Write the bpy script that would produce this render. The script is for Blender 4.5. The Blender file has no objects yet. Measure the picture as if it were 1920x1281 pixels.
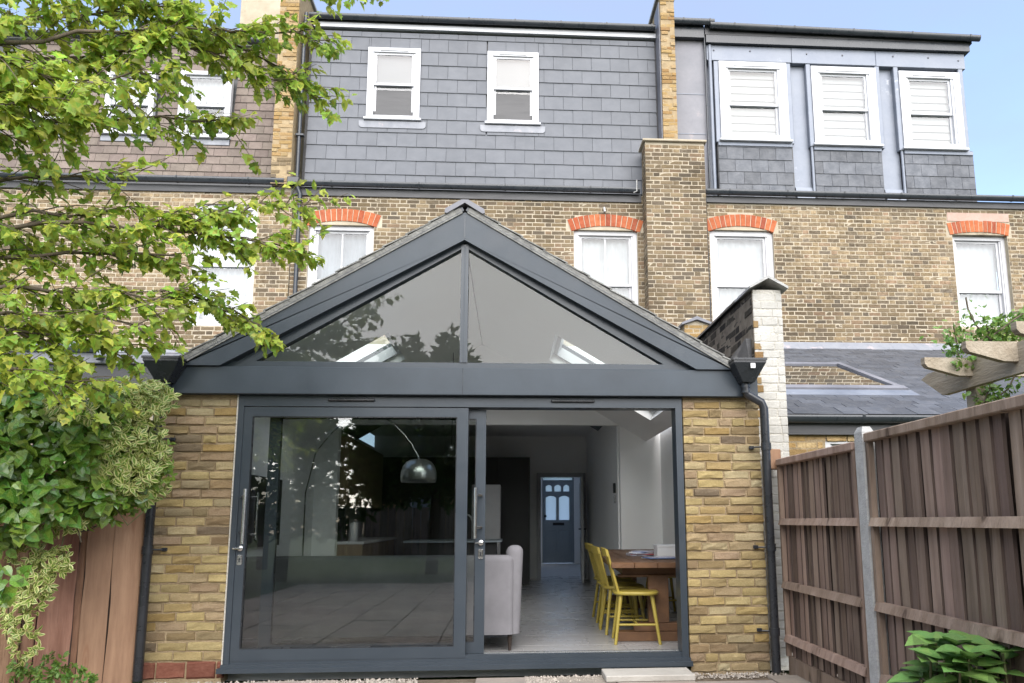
import bpy, math, random
from mathutils import Vector, Matrix
R = random.Random(11)
sc = bpy.context.scene
COL = sc.collection
pi = math.pi
rad = math.radians

# ------------------------------------------------------------------ camera
EYE = Vector((0, 0, 1.2))
CR = Vector((0.99809547, -0.06154833, -0.00415082))      # camera right
CD = Vector((0.00537941, 0.15387084, -0.98807633))       # camera down
CF = Vector((0.06145314, 0.98617218, 0.15390888))        # camera forward
FPX, PX, PY = 1410.0, 1045.0, 757.0
cd = bpy.data.cameras.new('camera')
cam = bpy.data.objects.new('camera', cd)
COL.objects.link(cam)
cd.sensor_width = 36
cd.lens = FPX / 1920 * 36
cd.shift_x = (960 - PX) / 1920
cd.shift_y = (PY - 640.5) / 1920
cd.clip_start = 0.05
cd.clip_end = 500
u_, f_ = -CD, -CF
cam.matrix_world = Matrix(((CR.x, u_.x, f_.x, EYE.x), (CR.y, u_.y, f_.y, EYE.y), (CR.z, u_.z, f_.z, EYE.z), (0, 0, 0, 1)))
sc.camera = cam

def W(px, py, Y):                     # point of a photo pixel on the plane y = Y
    r = CR * (px - PX) + CD * (py - PY) + CF * FPX
    return EYE + r * (Y / r.y)
def WX(px, py, X):                    # the same on the plane x = X
    r = CR * (px - PX) + CD * (py - PY) + CF * FPX
    return EYE + r * (X / r.x)
def PJ(p):
    d = Vector(p) - EYE
    c = d.dot(CF)
    return PX + FPX * d.dot(CR) / c, PY + FPX * d.dot(CD) / c

# ------------------------------------------------------------------ sky, sun, exposure
SUN_EL, SUN_AZ = rad(40), rad(174)    # azimuth clockwise from +Y: behind the camera
w = bpy.data.worlds.new('World')
sc.world = w
w.use_nodes = True
nt = w.node_tree
nt.nodes.clear()
N = nt.nodes.new
sky = N('ShaderNodeTexSky'); sky.sky_type = 'NISHITA'; sky.sun_disc = False
sky.sun_elevation = SUN_EL; sky.sun_rotation = SUN_AZ
sky.air_density = 1.0; sky.dust_density = 1.2; sky.ozone_density = 3.0
tc = N('ShaderNodeTexCoord')
mp = N('ShaderNodeMapping'); mp.inputs['Scale'].default_value = (1.3, 1.3, 2.6)
nz = N('ShaderNodeTexNoise'); nz.inputs['Scale'].default_value = 1.7; nz.inputs['Detail'].default_value = 6; nz.inputs['Roughness'].default_value = .55
rp = N('ShaderNodeValToRGB'); rp.color_ramp.elements[0].position = .30; rp.color_ramp.elements[1].position = .72; rp.color_ramp.elements[0].color = (.45, .45, .45, 1); rp.color_ramp.elements[1].color = (.97, .97, .97, 1)
mx = N('ShaderNodeMix'); mx.data_type = 'RGBA'
cl = N('ShaderNodeRGB'); cl.outputs[0].default_value = (1.02, 1.22, 1.70, 1)
bg = N('ShaderNodeBackground'); bg.inputs['Strength'].default_value = .128
ow = N('ShaderNodeOutputWorld')
L = nt.links.new
L(tc.outputs['Generated'], mp.inputs['Vector']); L(mp.outputs[0], nz.inputs['Vector']); L(nz.outputs['Fac'], rp.inputs['Fac'])
L(rp.outputs['Color'], mx.inputs['Factor']); L(sky.outputs[0], mx.inputs['A']); L(cl.outputs[0], mx.inputs['B'])
L(mx.outputs['Result'], bg.inputs['Color']); L(bg.outputs[0], ow.inputs['Surface'])
sd = bpy.data.lights.new('sun', 'SUN'); sd.energy = 2.2; sd.angle = rad(85); sd.color = (1, .95, .88)
so = bpy.data.objects.new('sun', sd); COL.objects.link(so)
sv = Vector((math.sin(SUN_AZ) * math.cos(SUN_EL), math.cos(SUN_AZ) * math.cos(SUN_EL), math.sin(SUN_EL)))
so.rotation_euler = sv.to_track_quat('Z', 'Y').to_euler()
so.location = (0, -5, 20)
vs = sc.view_settings
vs.view_transform = 'Standard'; vs.look = 'None'; vs.gamma = 1; vs.exposure = 2.05; vs.use_curve_mapping = False
sc.cycles.use_denoising = True
sc.cycles.max_bounces = 14
sc.cycles.diffuse_bounces = 8
sc.cycles.glossy_bounces = 6
sc.cycles.transparent_max_bounces = 24
sc.cycles.caustics_reflective = False; sc.cycles.caustics_refractive = False
sc.cycles.sample_clamp_indirect = 6

# ------------------------------------------------------------------ materials
MATS = {}
def mat(name, c1, c2=None, nscale=6, rough=.65, bump=.15, bscale=40, metal=0, rand=.0, stretch=(1, 1, 1), pal=None,
        spots=None, spot_scale=4, spot_lo=.6, trans=0, spec=.5, detail=5, coat=0, rvar=.12, hue=0, stain=0, stain_scale=.8, knots=None):
    m = bpy.data.materials.new(name); m.use_nodes = True
    t = m.node_tree; t.nodes.clear(); A = t.nodes.new; K = t.links.new
    out = A('ShaderNodeOutputMaterial'); b = A('ShaderNodeBsdfPrincipled')
    co = A('ShaderNodeTexCoord'); oi = A('ShaderNodeObjectInfo'); ge = A('ShaderNodeNewGeometry')
    add = A('ShaderNodeMath'); add.operation = 'ADD'; K(oi.outputs['Random'], add.inputs[0]); K(ge.outputs['Random Per Island'], add.inputs[1])
    fr = A('ShaderNodeMath'); fr.operation = 'FRACT'; K(add.outputs[0], fr.inputs[0])
    off = A('ShaderNodeMath'); off.operation = 'MULTIPLY'; K(fr.outputs[0], off.inputs[0]); off.inputs[1].default_value = 37.0
    va = A('ShaderNodeVectorMath'); va.operation = 'ADD'; K(co.outputs['Object'], va.inputs[0]); K(off.outputs[0], va.inputs[1])
    mpg = A('ShaderNodeMapping'); mpg.inputs['Scale'].default_value = stretch; K(va.outputs[0] if (rand or pal) else co.outputs['Object'], mpg.inputs['Vector'])
    n1 = A('ShaderNodeTexNoise'); n1.inputs['Scale'].default_value = nscale; n1.inputs['Detail'].default_value = detail; n1.inputs['Roughness'].default_value = .62
    K(mpg.outputs[0], n1.inputs['Vector'])
    r1 = A('ShaderNodeMapRange'); r1.inputs['From Min'].default_value = .32; r1.inputs['From Max'].default_value = .68; K(n1.outputs['Fac'], r1.inputs['Value'])
    m1 = A('ShaderNodeMix'); m1.data_type = 'RGBA'; K(r1.outputs[0], m1.inputs['Factor'])
    if pal:
        ra = A('ShaderNodeValToRGB'); ra.color_ramp.interpolation = 'LINEAR'
        e = ra.color_ramp.elements
        while len(e) < len(pal): e.new(.5)
        for i, c in enumerate(pal): e[i].position = i / (len(pal) - 1); e[i].color = (*c, 1)
        K(fr.outputs[0], ra.inputs['Fac'])
        K(ra.outputs['Color'], m1.inputs['A'])
        mm = A('ShaderNodeMix'); mm.data_type = 'RGBA'; mm.blend_type = 'MULTIPLY'; mm.inputs['Factor'].default_value = 1
        K(ra.outputs['Color'], mm.inputs['A']); mm.inputs['B'].default_value = (*(c2 or (.6, .6, .6)), 1)
        K(mm.outputs['Result'], m1.inputs['B'])
    else:
        m1.inputs['A'].default_value = (*c1, 1); m1.inputs['B'].default_value = (*(c2 or c1), 1)
    col = m1.outputs['Result']
    if rand:
        hs = A('ShaderNodeHueSaturation'); K(col, hs.inputs['Color'])
        mr = A('ShaderNodeMapRange'); K(fr.outputs[0], mr.inputs['Value']); mr.inputs['To Min'].default_value = 1 - rand; mr.inputs['To Max'].default_value = 1 + rand
        K(mr.outputs[0], hs.inputs['Value'])
        if hue:
            f2 = A('ShaderNodeMath'); f2.operation = 'MULTIPLY'; K(fr.outputs[0], f2.inputs[0]); f2.inputs[1].default_value = 7.31
            f3 = A('ShaderNodeMath'); f3.operation = 'FRACT'; K(f2.outputs[0], f3.inputs[0])
            mr2 = A('ShaderNodeMapRange'); K(f3.outputs[0], mr2.inputs['Value']); mr2.inputs['To Min'].default_value = .5 - hue; mr2.inputs['To Max'].default_value = .5 + hue
            K(mr2.outputs[0], hs.inputs['Hue'])
        col = hs.outputs['Color']
    if spots:
        n3 = A('ShaderNodeTexNoise'); n3.inputs['Scale'].default_value = spot_scale; n3.inputs['Detail'].default_value = 7; n3.inputs['Roughness'].default_value = .7
        K(mpg.outputs[0], n3.inputs['Vector'])
        r3 = A('ShaderNodeMapRange'); r3.inputs['From Min'].default_value = spot_lo; r3.inputs['From Max'].default_value = spot_lo + .1; K(n3.outputs['Fac'], r3.inputs['Value'])
        m3 = A('ShaderNodeMix'); m3.data_type = 'RGBA'; K(r3.outputs[0], m3.inputs['Factor']); K(col, m3.inputs['A']); m3.inputs['B'].default_value = (*spots, 1)
        col = m3.outputs['Result']
    if knots:
        kc, ky, kz = knots
        km = A('ShaderNodeMapping'); km.inputs['Scale'].default_value = (ky, ky, kz); K(va.outputs[0], km.inputs['Vector'])
        vo_ = A('ShaderNodeTexVoronoi'); vo_.inputs['Scale'].default_value = 1; K(km.outputs[0], vo_.inputs['Vector'])
        wn_ = A('ShaderNodeMath'); wn_.operation = 'MULTIPLY'; wn_.inputs[1].default_value = 46; K(vo_.outputs['Distance'], wn_.inputs[0])
        sn_ = A('ShaderNodeMath'); sn_.operation = 'SINE'; K(wn_.outputs[0], sn_.inputs[0])
        sr_ = A('ShaderNodeMapRange'); K(sn_.outputs[0], sr_.inputs['Value']); sr_.inputs['From Min'].default_value = -1; sr_.inputs['To Min'].default_value = .25
        kr_ = A('ShaderNodeMapRange'); K(vo_.outputs['Distance'], kr_.inputs['Value']); kr_.inputs['From Min'].default_value = .10; kr_.inputs['From Max'].default_value = .34; kr_.inputs['To Min'].default_value = 1; kr_.inputs['To Max'].default_value = 0
        kq_ = A('ShaderNodeMath'); kq_.operation = 'MULTIPLY'; K(sr_.outputs[0], kq_.inputs[0]); K(kr_.outputs[0], kq_.inputs[1])
        k3_ = A('ShaderNodeMix'); k3_.data_type = 'RGBA'; K(kq_.outputs[0], k3_.inputs['Factor']); K(col, k3_.inputs['A']); k3_.inputs['B'].default_value = (*kc, 1); col = k3_.outputs['Result']
    if stain:
        n5 = A('ShaderNodeTexNoise'); n5.inputs['Scale'].default_value = stain_scale; n5.inputs['Detail'].default_value = 6; n5.inputs['Roughness'].default_value = .6; K(ge.outputs['Position'], n5.inputs['Vector'])
        r5 = A('ShaderNodeMapRange'); r5.inputs['From Min'].default_value = .35; r5.inputs['From Max'].default_value = .66; K(n5.outputs['Fac'], r5.inputs['Value']); r5.inputs['To Min'].default_value = 1 - stain; r5.inputs['To Max'].default_value = 1 + stain * .6
        h5 = A('ShaderNodeHueSaturation'); K(col, h5.inputs['Color']); K(r5.outputs[0], h5.inputs['Value']); col = h5.outputs['Color']
    K(col, b.inputs['Base Color'])
    rr = A('ShaderNodeMapRange'); K(n1.outputs['Fac'], rr.inputs['Value']); rr.inputs['From Min'].default_value = .3; rr.inputs['From Max'].default_value = .7
    rr.inputs['To Min'].default_value = max(.02, rough - rvar); rr.inputs['To Max'].default_value = min(1, rough + rvar); K(rr.outputs[0], b.inputs['Roughness'])
    b.inputs['Metallic'].default_value = metal
    b.inputs['Specular IOR Level'].default_value = spec
    if coat: b.inputs['Coat Weight'].default_value = coat; b.inputs['Coat Roughness'].default_value = .128
    if bump:
        n2 = A('ShaderNodeTexNoise'); n2.inputs['Scale'].default_value = bscale; n2.inputs['Detail'].default_value = 4; K(mpg.outputs[0], n2.inputs['Vector'])
        bp = A('ShaderNodeBump'); bp.inputs['Strength'].default_value = bump; bp.inputs['Distance'].default_value = .02; K(n2.outputs['Fac'], bp.inputs['Height']); K(bp.outputs[0], b.inputs['Normal'])
    sh = b.outputs[0]
    if trans:
        tl = A('ShaderNodeBsdfTranslucent'); K(col, tl.inputs['Color'])
        ms = A('ShaderNodeMixShader'); ms.inputs[0].default_value = trans; K(sh, ms.inputs[1]); K(tl.outputs[0], ms.inputs[2]); sh = ms.outputs[0]
    K(sh, out.inputs['Surface'])
    MATS[name] = m
    return m
def glassmat(name, tint=(.9, .95, .92), refl=1.6, rough=0.0, frost=0, wave=.0):
    m = bpy.data.materials.new(name); m.use_nodes = True
    t = m.node_tree; t.nodes.clear(); A = t.nodes.new; K = t.links.new
    out = A('ShaderNodeOutputMaterial'); tr = A('ShaderNodeBsdfTransparent'); tr.inputs[0].default_value = (*tint, 1)
    gl = A('ShaderNodeBsdfGlossy'); gl.inputs['Roughness'].default_value = rough
    fr = A('ShaderNodeFresnel'); fr.inputs['IOR'].default_value = 1.5
    mu = A('ShaderNodeMath'); mu.operation = 'MULTIPLY'; mu.use_clamp = True; mu.inputs[1].default_value = refl; K(fr.outputs[0], mu.inputs[0])
    gb = A('ShaderNodeNewGeometry'); ib = A('ShaderNodeMath'); ib.operation = 'SUBTRACT'; ib.inputs[0].default_value = 1; K(gb.outputs['Backfacing'], ib.inputs[1])
    mf = A('ShaderNodeMath'); mf.operation = 'MULTIPLY'; K(mu.outputs[0], mf.inputs[0]); K(ib.outputs[0], mf.inputs[1]); mu = mf
    if wave:
        co = A('ShaderNodeTexCoord'); nn = A('ShaderNodeTexNoise'); nn.inputs['Scale'].default_value = 1.1; nn.inputs['Detail'].default_value = 1; K(co.outputs['Object'], nn.inputs['Vector'])
        bp = A('ShaderNodeBump'); bp.inputs['Strength'].default_value = wave; bp.inputs['Distance'].default_value = .02; K(nn.outputs['Fac'], bp.inputs['Height']); K(bp.outputs[0], gl.inputs['Normal'])
    ms = A('ShaderNodeMixShader'); K(mu.outputs[0], ms.inputs[0])
    if frost:
        tl = A('ShaderNodeBsdfTranslucent'); tl.inputs[0].default_value = (.85, .9, .95, 1)
        m2 = A('ShaderNodeMixShader'); m2.inputs[0].default_value = frost; K(tr.outputs[0], m2.inputs[1]); K(tl.outputs[0], m2.inputs[2]); K(m2.outputs[0], ms.inputs[1])
    else:
        K(tr.outputs[0], ms.inputs[1])
    K(gl.outputs[0], ms.inputs[2]); K(ms.outputs[0], out.inputs['Surface'])
    MATS[name] = m
    return m

mat('stock', None, (.74, .68, .58), nscale=14, pal=[(.54, .38, .16), (.72, .57, .27), (.72, .60, .32), (.58, .42, .19), (.76, .66, .42), (.50, .36, .21), (.72, .59, .30), (.60, .45, .31), (.38, .28, .16), (.68, .55, .27), (.28, .22, .16), (.72, .61, .36)], rough=.85, bump=.9, bscale=45, spots=(.15, .115, .08), spot_scale=11, spot_lo=.64, spec=.2, stain=.18, stain_scale=2.5)
mat('old_brick', None, (.55, .52, .48), nscale=16, pal=[(.18, .14, .095), (.28, .215, .13), (.14, .115, .085), (.33, .25, .15), (.20, .16, .11), (.36, .28, .175), (.155, .13, .10), (.25, .19, .125), (.30, .21, .14)], rough=.9, bump=.7, bscale=40, spots=(.05, .043, .037), spot_scale=8, spot_lo=.66, spec=.15, stain=.32, stain_scale=.9)
mat('yellow_old', None, (.6, .55, .48), nscale=14, pal=[(.42, .28, .12), (.50, .36, .17), (.36, .22, .10), (.52, .40, .22), (.46, .30, .13), (.55, .45, .30)], rough=.88, bump=.8, bscale=40, spots=(.09, .07, .05), spot_scale=8, spot_lo=.66, spec=.15)
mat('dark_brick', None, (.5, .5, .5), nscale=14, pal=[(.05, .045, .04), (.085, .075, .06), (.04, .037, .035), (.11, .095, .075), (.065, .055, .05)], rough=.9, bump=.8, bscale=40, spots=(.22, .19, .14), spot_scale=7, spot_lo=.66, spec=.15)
mat('red_brick', None, (.75, .66, .6), nscale=14, pal=[(.38, .115, .05), (.45, .15, .065), (.32, .085, .04), (.42, .14, .065), (.26, .07, .04)], rough=.8, bump=.4, bscale=50, spec=.2)
mat('red_plinth', None, (.7, .6, .6), pal=[(.20, .085, .055), (.24, .10, .065), (.17, .07, .048)], rough=.8, bump=.4, spec=.2)
mat('white_brick', (.64, .63, .59), (.54, .52, .47), nscale=9, rough=.8, bump=.7, bscale=30, rand=.07, stain=.14, stain_scale=2.2, spots=(.27, .22, .16), spot_scale=6, spot_lo=.69, spec=.2)
mat('mortar_yellow', (.38, .295, .18), (.27, .205, .125), nscale=10, rough=.95, bump=.8, bscale=90, spec=.1)
mat('mortar_pale', (.44, .385, .295), (.34, .295, .22), nscale=4, rough=.95, bump=.6, bscale=90, spec=.1, spots=(.2, .16, .11), spot_scale=1.3, spot_lo=.58)
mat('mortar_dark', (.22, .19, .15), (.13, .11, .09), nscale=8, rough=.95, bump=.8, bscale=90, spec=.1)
mat('mortar_white', (.52, .50, .45), (.42, .40, .35), nscale=8, rough=.9, bump=.8, bscale=60, spec=.1)
mat('anthracite', (.033, .044, .056), (.038, .050, .063), nscale=5, rough=.42, bump=.02, rvar=.06, spec=.4, spots=(.045, .056, .068), spot_scale=2.2, spot_lo=.6, stain=.14, stain_scale=1.6)
mat('alu', (.028, .038, .049), (.032, .042, .053), nscale=4, rough=.36, bump=0, rvar=.05)
mat('slate', (.124, .131, .146), (.113, .120, .134), nscale=5, rough=.62, bump=.06, bscale=60, rand=.05, rvar=.06, spec=.3, stain=.07, stain_scale=.7)
mat('slate_nat', (.075, .082, .096), (.052, .058, .07), nscale=7, rough=.5, bump=.25, bscale=30, rand=.22, spec=.45, stretch=(1, 1, 1))
mat('verge', (.27, .27, .25), (.15, .15, .145), nscale=12, rough=.85, bump=.6, bscale=50, rand=.2)
mat('clay_tile', (.165, .135, .115), (.13, .106, .092), nscale=8, rough=.8, bump=.25, bscale=40, rand=.16, hue=.012, spec=.2)
mat('lead', (.13, .15, .19), (.21, .23, .27), nscale=2.2, rough=.5, bump=.15, bscale=7, metal=.15, spots=(.40, .42, .46), spot_scale=2.5, spot_lo=.63, detail=7)
mat('lead_dark', (.10, .105, .125), (.19, .19, .21), nscale=2, rough=.55, bump=.12, bscale=6, spots=(.28, .25, .25), spot_scale=2, spot_lo=.64, detail=8)
mat('lead_pale', (.22, .23, .255), (.17, .18, .205), nscale=5, rough=.5, bump=.1, bscale=14, spots=(.33, .29, .30), spot_scale=4, spot_lo=.58)
mat('plastic_black', (.016, .018, .021), (.022, .024, .028), nscale=6, rough=.28, bump=.02, rvar=.06)
mat('gutter', (.020, .025, .031), (.032, .036, .042), nscale=4, rough=.3, bump=.02, rvar=.08)
mat('fascia_dark', (.028, .029, .032), (.05, .05, .052), nscale=5, rough=.5, bump=.1, bscale=30, stretch=(.4, 1, 3))
mat('upvc', (.49, .50, .52), (.45, .46, .48), nscale=4, rough=.35, bump=0, rvar=.05)
mat('white_paint', (.52, .52, .53), (.46, .46, .47), nscale=5, rough=.5, bump=.08, bscale=50)
mat('plaster', (.88, .88, .87), (.86, .86, .85), nscale=3, rough=.85, bump=.02)
mat('blind', (.29, .29, .285), (.25, .25, .245), nscale=3, rough=.9, bump=0)
mat('curtain', (.36, .365, .375), (.29, .295, .305), nscale=4, rough=.9, bump=0)
mat('grey_curtain', (.17, .185, .205), (.12, .13, .145), nscale=3, rough=.9, bump=0)
mat('fence_wood', (.17, .118, .088), (.275, .205, .165), nscale=9, rough=.8, bump=.35, bscale=60, rand=.38, hue=.012, stretch=(1.6, 1.6, .1), spots=(.045, .03, .024), spot_scale=3.2, spot_lo=.66, spec=.25, stain=.22, stain_scale=1.1, knots=((.045, .028, .02), 7, 1.3))
mat('gap_shade', (.06, .042, .033), (.08, .056, .045), rough=.9)  # dark brown standing in for the shade between fence boards
mat('fence_old', (.15, .075, .045), (.30, .18, .12), nscale=8, rough=.85, bump=.5, bscale=50, rand=.3, hue=.015, stretch=(1.2, 1.2, .1), spots=(.07, .05, .04), spot_scale=2.6, spot_lo=.6, spec=.2, stain=.25, stain_scale=1.5, knots=((.07, .035, .02), 6, 1.2))
mat('board_pale', (.22, .125, .075), (.36, .225, .14), nscale=7, rough=.75, bump=.2, bscale=50, stretch=(1.5, 1.5, .16), spots=(.30, .17, .10), spot_scale=6, spot_lo=.68, spec=.3, stain=.16, stain_scale=1.4, knots=((.25, .13, .075), 9, 1.6))
mat('board_grey', (.34, .31, .26), (.24, .21, .175), nscale=7, rough=.85, bump=.3, bscale=50, stretch=(1.5, 1.5, .12), spec=.2)
mat('pergola_wood', (.27, .225, .165), (.38, .33, .26), nscale=7, rough=.85, bump=.4, bscale=50, stretch=(1, .18, 1), spots=(.09, .08, .055), spot_scale=3, spot_lo=.62, spec=.2)
mat('concrete', (.42, .42, .41), (.31, .31, .30), nscale=14, rough=.9, bump=.5, bscale=80, spots=(.18, .18, .175), spot_scale=22, spot_lo=.68, spec=.2)
mat('slab', (.30, .255, .215), (.21, .185, .165), nscale=4, rough=.85, bump=.4, bscale=30, rand=.14, hue=.012, spots=(.36, .32, .28), spot_scale=5, spot_lo=.63, spec=.25)
mat('slab_pale', (.42, .40, .36), (.33, .31, .275), nscale=4, rough=.8, bump=.25, bscale=40, spots=(.24, .20, .14), spot_scale=3, spot_lo=.62)
mat('dirt', (.18, .145, .11), (.10, .08, .06), nscale=7, rough=.95, bump=1, bscale=60, spec=.1)
mat('gravel', (.38, .34, .29), (.24, .21, .18), nscale=10, rough=.9, bump=.3, rand=.35)
mat('lawn', (.03, .052, .018), (.05, .075, .025), nscale=3, rough=.95, bump=.8, bscale=40, spec=.1)
mat('leaf_tree', (.27, .36, .045), (.36, .45, .075), nscale=3, rough=.45, bump=0, rand=.5, hue=.04, trans=.55, spec=.4)
mat('leaf_ivy', (.10, .20, .026), (.17, .29, .045), nscale=14, rough=.25, bump=.1, bscale=30, rand=.45, hue=.03, trans=.2, spec=.6)
mat('leaf_lime', (.15, .25, .03), (.21, .32, .05), nscale=8, rough=.35, bump=0, rand=.3, hue=.02, trans=.3)
mat('leaf_cream', (.74, .72, .34), (.62, .64, .24), nscale=8, rough=.4, bump=0, rand=.15, trans=.25)
mat('leaf_hydrangea', (.12, .24, .055), (.17, .31, .08), nscale=20, rough=.45, bump=.4, bscale=40, rand=.25, hue=.015, trans=.25)
mat('leaf_rose', (.10, .20, .035), (.17, .27, .05), nscale=6, rough=.45, bump=0, rand=.4, hue=.03, trans=.35)
mat('leaf_dark', (.06, .11, .025), (.09, .15, .04), nscale=3, rough=.5, bump=0, rand=.4, hue=.03, trans=.55)
mat('bark', (.085, .068, .05), (.14, .115, .085), nscale=9, rough=.9, bump=.6, bscale=30, stretch=(1, 1, .4), spec=.15)
mat('stem', (.10, .13, .045), (.13, .10, .05), nscale=9, rough=.7, bump=.1)
mat('chrome', (.72, .72, .70), (.66, .66, .64), nscale=2, rough=.34, bump=0, metal=1, rvar=.06)
mat('steel', (.60, .60, .59), (.55, .55, .54), nscale=8, rough=.24, bump=0, metal=1, rvar=.06)
mat('wire', (.02, .02, .02), rough=.5, bump=0)
mat('velvet', (.15, .147, .156), (.205, .20, .212), nscale=3.5, rough=.85, bump=.1, bscale=150, spec=.2)
mat('yellow_paint', (.38, .30, .055), (.34, .26, .045), nscale=5, rough=.45, bump=.03, rand=.06)
mat('table_wood', (.17, .085, .038), (.10, .048, .022), nscale=6, rough=.5, bump=.15, bscale=40, stretch=(1, .14, 1), spots=(.06, .028, .014), spot_scale=3, spot_lo=.66)
mat('cab_wood', (.33, .24, .14), (.25, .18, .105), nscale=5, rough=.6, bump=.1, stretch=(2, 2, .2))
mat('black_unit', (.014, .014, .015), (.02, .02, .021), nscale=3, rough=.45, bump=0)
mat('grey_paint', (.25, .29, .32), (.28, .32, .35), nscale=3, rough=.45, bump=0)
mat('floor_tile', (.35, .345, .34), (.29, .285, .28), nscale=3.5, rough=.3, bump=.03, bscale=12, rand=.05, rvar=.08)
mat('grout', (.5, .5, .49), (.45, .45, .44), rough=.9)
mat('dark_wood', (.03, .02, .015), rough=.5)
mat('paper_white', (.8, .8, .8), rough=.8, bump=0)
mat('paper_blue', (.12, .2, .42), rough=.6, bump=0)
mat('paper_red', (.42, .08, .09), rough=.6, bump=0)
mat('paper_pale', (.62, .6, .66), (.3, .3, .36), nscale=20, rough=.6, bump=0)
mat('lump', (.012, .012, .014), (.02, .02, .022), nscale=5, rough=.45, bump=.5, bscale=9)
mat('render_pink', (.42, .30, .25), (.36, .25, .20), nscale=5, rough=.9, bump=.3, bscale=30)
glassmat('glass_door', (.78, .80, .795), 2.6, wave=.02)
glassmat('glass_gable', (.90, .94, .92), 1.15, wave=.02)
glassmat('glass_window', (.93, .95, .95), 2.2)
glassmat('glass_frost', (.9, .93, .95), 1.2, frost=.85)
glassmat('glass_clear', (.95, .96, .96), 1.4)

# ------------------------------------------------------------------ mesh building
class MB:
    def __init__(s): s.v = []; s.f = []; s.sm = []; s.mi = []
    def add(s, vs, fs, smooth=False, mi=0):
        o = len(s.v); s.v += [tuple(x) for x in vs]
        for f in fs: s.f.append([i + o for i in f]); s.sm.append(smooth); s.mi.append(mi)
        return s
    def hexa(s, p, mi=0):      # 8 points: bottom ring 0-3, top ring 4-7
        return s.add(p, [(3, 2, 1, 0), (4, 5, 6, 7), (0, 1, 5, 4), (1, 2, 6, 5), (2, 3, 7, 6), (3, 0, 4, 7)], mi=mi)
    def box(s, x0, x1, y0, y1, z0, z1, mi=0):
        return s.hexa([(x0, y0, z0), (x1, y0, z0), (x1, y1, z0), (x0, y1, z0), (x0, y0, z1), (x1, y0, z1), (x1, y1, z1), (x0, y1, z1)], mi)
    def cbox(s, x0, x1, y0, y1, z0, z1, c=.006):   # box with chamfered edges
        vs = []; 
        for z, i in ((z0, 1), (z0 + c, 0), (z1 - c, 0), (z1, 1)):
            d = c if i else 0
            vs += [(x0 + d + (0 if i else c), y0 + d, z), (x1 - d - (0 if i else c), y0 + d, z), (x1 - d, y0 + d + (0 if i else c), z), (x1 - d, y1 - d - (0 if i else c), z),
                   (x1 - d - (0 if i else c), y1 - d, z), (x0 + d + (0 if i else c), y1 - d, z), (x0 + d, y1 - d - (0 if i else c), z), (x0 + d, y0 + d + (0 if i else c), z)]
        fs = [tuple(range(7, -1, -1)), tuple(range(24, 32))]
        for k in range(3):
            for i in range(8): fs.append((k * 8 + i, k * 8 + (i + 1) % 8, k * 8 + 8 + (i + 1) % 8, k * 8 + 8 + i))
        return s.add(vs, fs)
    def prism(s, poly, y0, y1, mi=0):     # polygon in (x,z) extruded along y
        n = len(poly)
        vs = [(x, y0, z) for x, z in poly] + [(x, y1, z) for x, z in poly]
        fs = [tuple(range(n)), tuple(range(2 * n - 1, n - 1, -1))] + [(i, i + n, (i + 1) % n + n, (i + 1) % n) for i in range(n)]
        return s.add(vs, fs, mi=mi)
    def prism_x(s, poly, x0, x1, mi=0):   # polygon in (y,z) extruded along x
        n = len(poly)
        vs = [(x0, y, z) for y, z in poly] + [(x1, y, z) for y, z in poly]
        fs = [tuple(range(n)), tuple(range(2 * n - 1, n - 1, -1))] + [(i, i + n, (i + 1) % n + n, (i + 1) % n) for i in range(n)]
        return s.add(vs, fs, mi=mi)
    def tube(s, pts, r, n=8, cap=True, arc=None):
        pts = [Vector(p) for p in pts]; k = len(pts)
        rs = r if isinstance(r, (list, tuple)) else [r] * k
        vs = []; up0 = None
        for i, p in enumerate(pts):
            d = (pts[min(i + 1, k - 1)] - pts[max(i - 1, 0)]).normalized()
            if up0 is None: up0 = Vector((0, 0, 1)) if abs(d.z) < .9 else Vector((0, 1, 0))
            a = d.cross(up0).normalized(); b = a.cross(d).normalized(); up0 = b
            for j in range(n):
                t = 2 * pi * j / n; vs.append(p + (a * math.cos(t) + b * math.sin(t)) * rs[i])
        fs = [(i * n + j, i * n + (j + 1) % n, (i + 1) * n + (j + 1) % n, (i + 1) * n + j) for i in range(k - 1) for j in range(n)]
        s.add(vs, fs, True)
        if cap: s.add(vs[:n], [tuple(range(n - 1, -1, -1))]); s.add(vs[-n:], [tuple(range(n))])
        return s
    def lathe(s, prof, c=(0, 0, 0), n=24, axis='z'):   # profile (r, h)
        vs = []
        for r, h in prof:
            for j in range(n):
                t = 2 * pi * j / n
                if axis == 'z': vs.append((c[0] + r * math.cos(t), c[1] + r * math.sin(t), c[2] + h))
                else: vs.append((c[0] + r * math.cos(t), c[1] + h, c[2] + r * math.sin(t)))
        k = len(prof)
        return s.add(vs, [(i * n + j, i * n + (j + 1) % n, (i + 1) * n + (j + 1) % n, (i + 1) * n + j) for i in range(k - 1) for j in range(n)], True)
    def mesh(s, name, mats):
        me = bpy.data.meshes.new(name)
        me.from_pydata(s.v, [], s.f)
        if any(s.sm): me.polygons.foreach_set('use_smooth', s.sm)
        if any(s.mi): me.polygons.foreach_set('material_index', s.mi)
        for m in (mats if isinstance(mats, (list, tuple)) else [mats]): me.materials.append(MATS[m])
        me.update()
        return me

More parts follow.
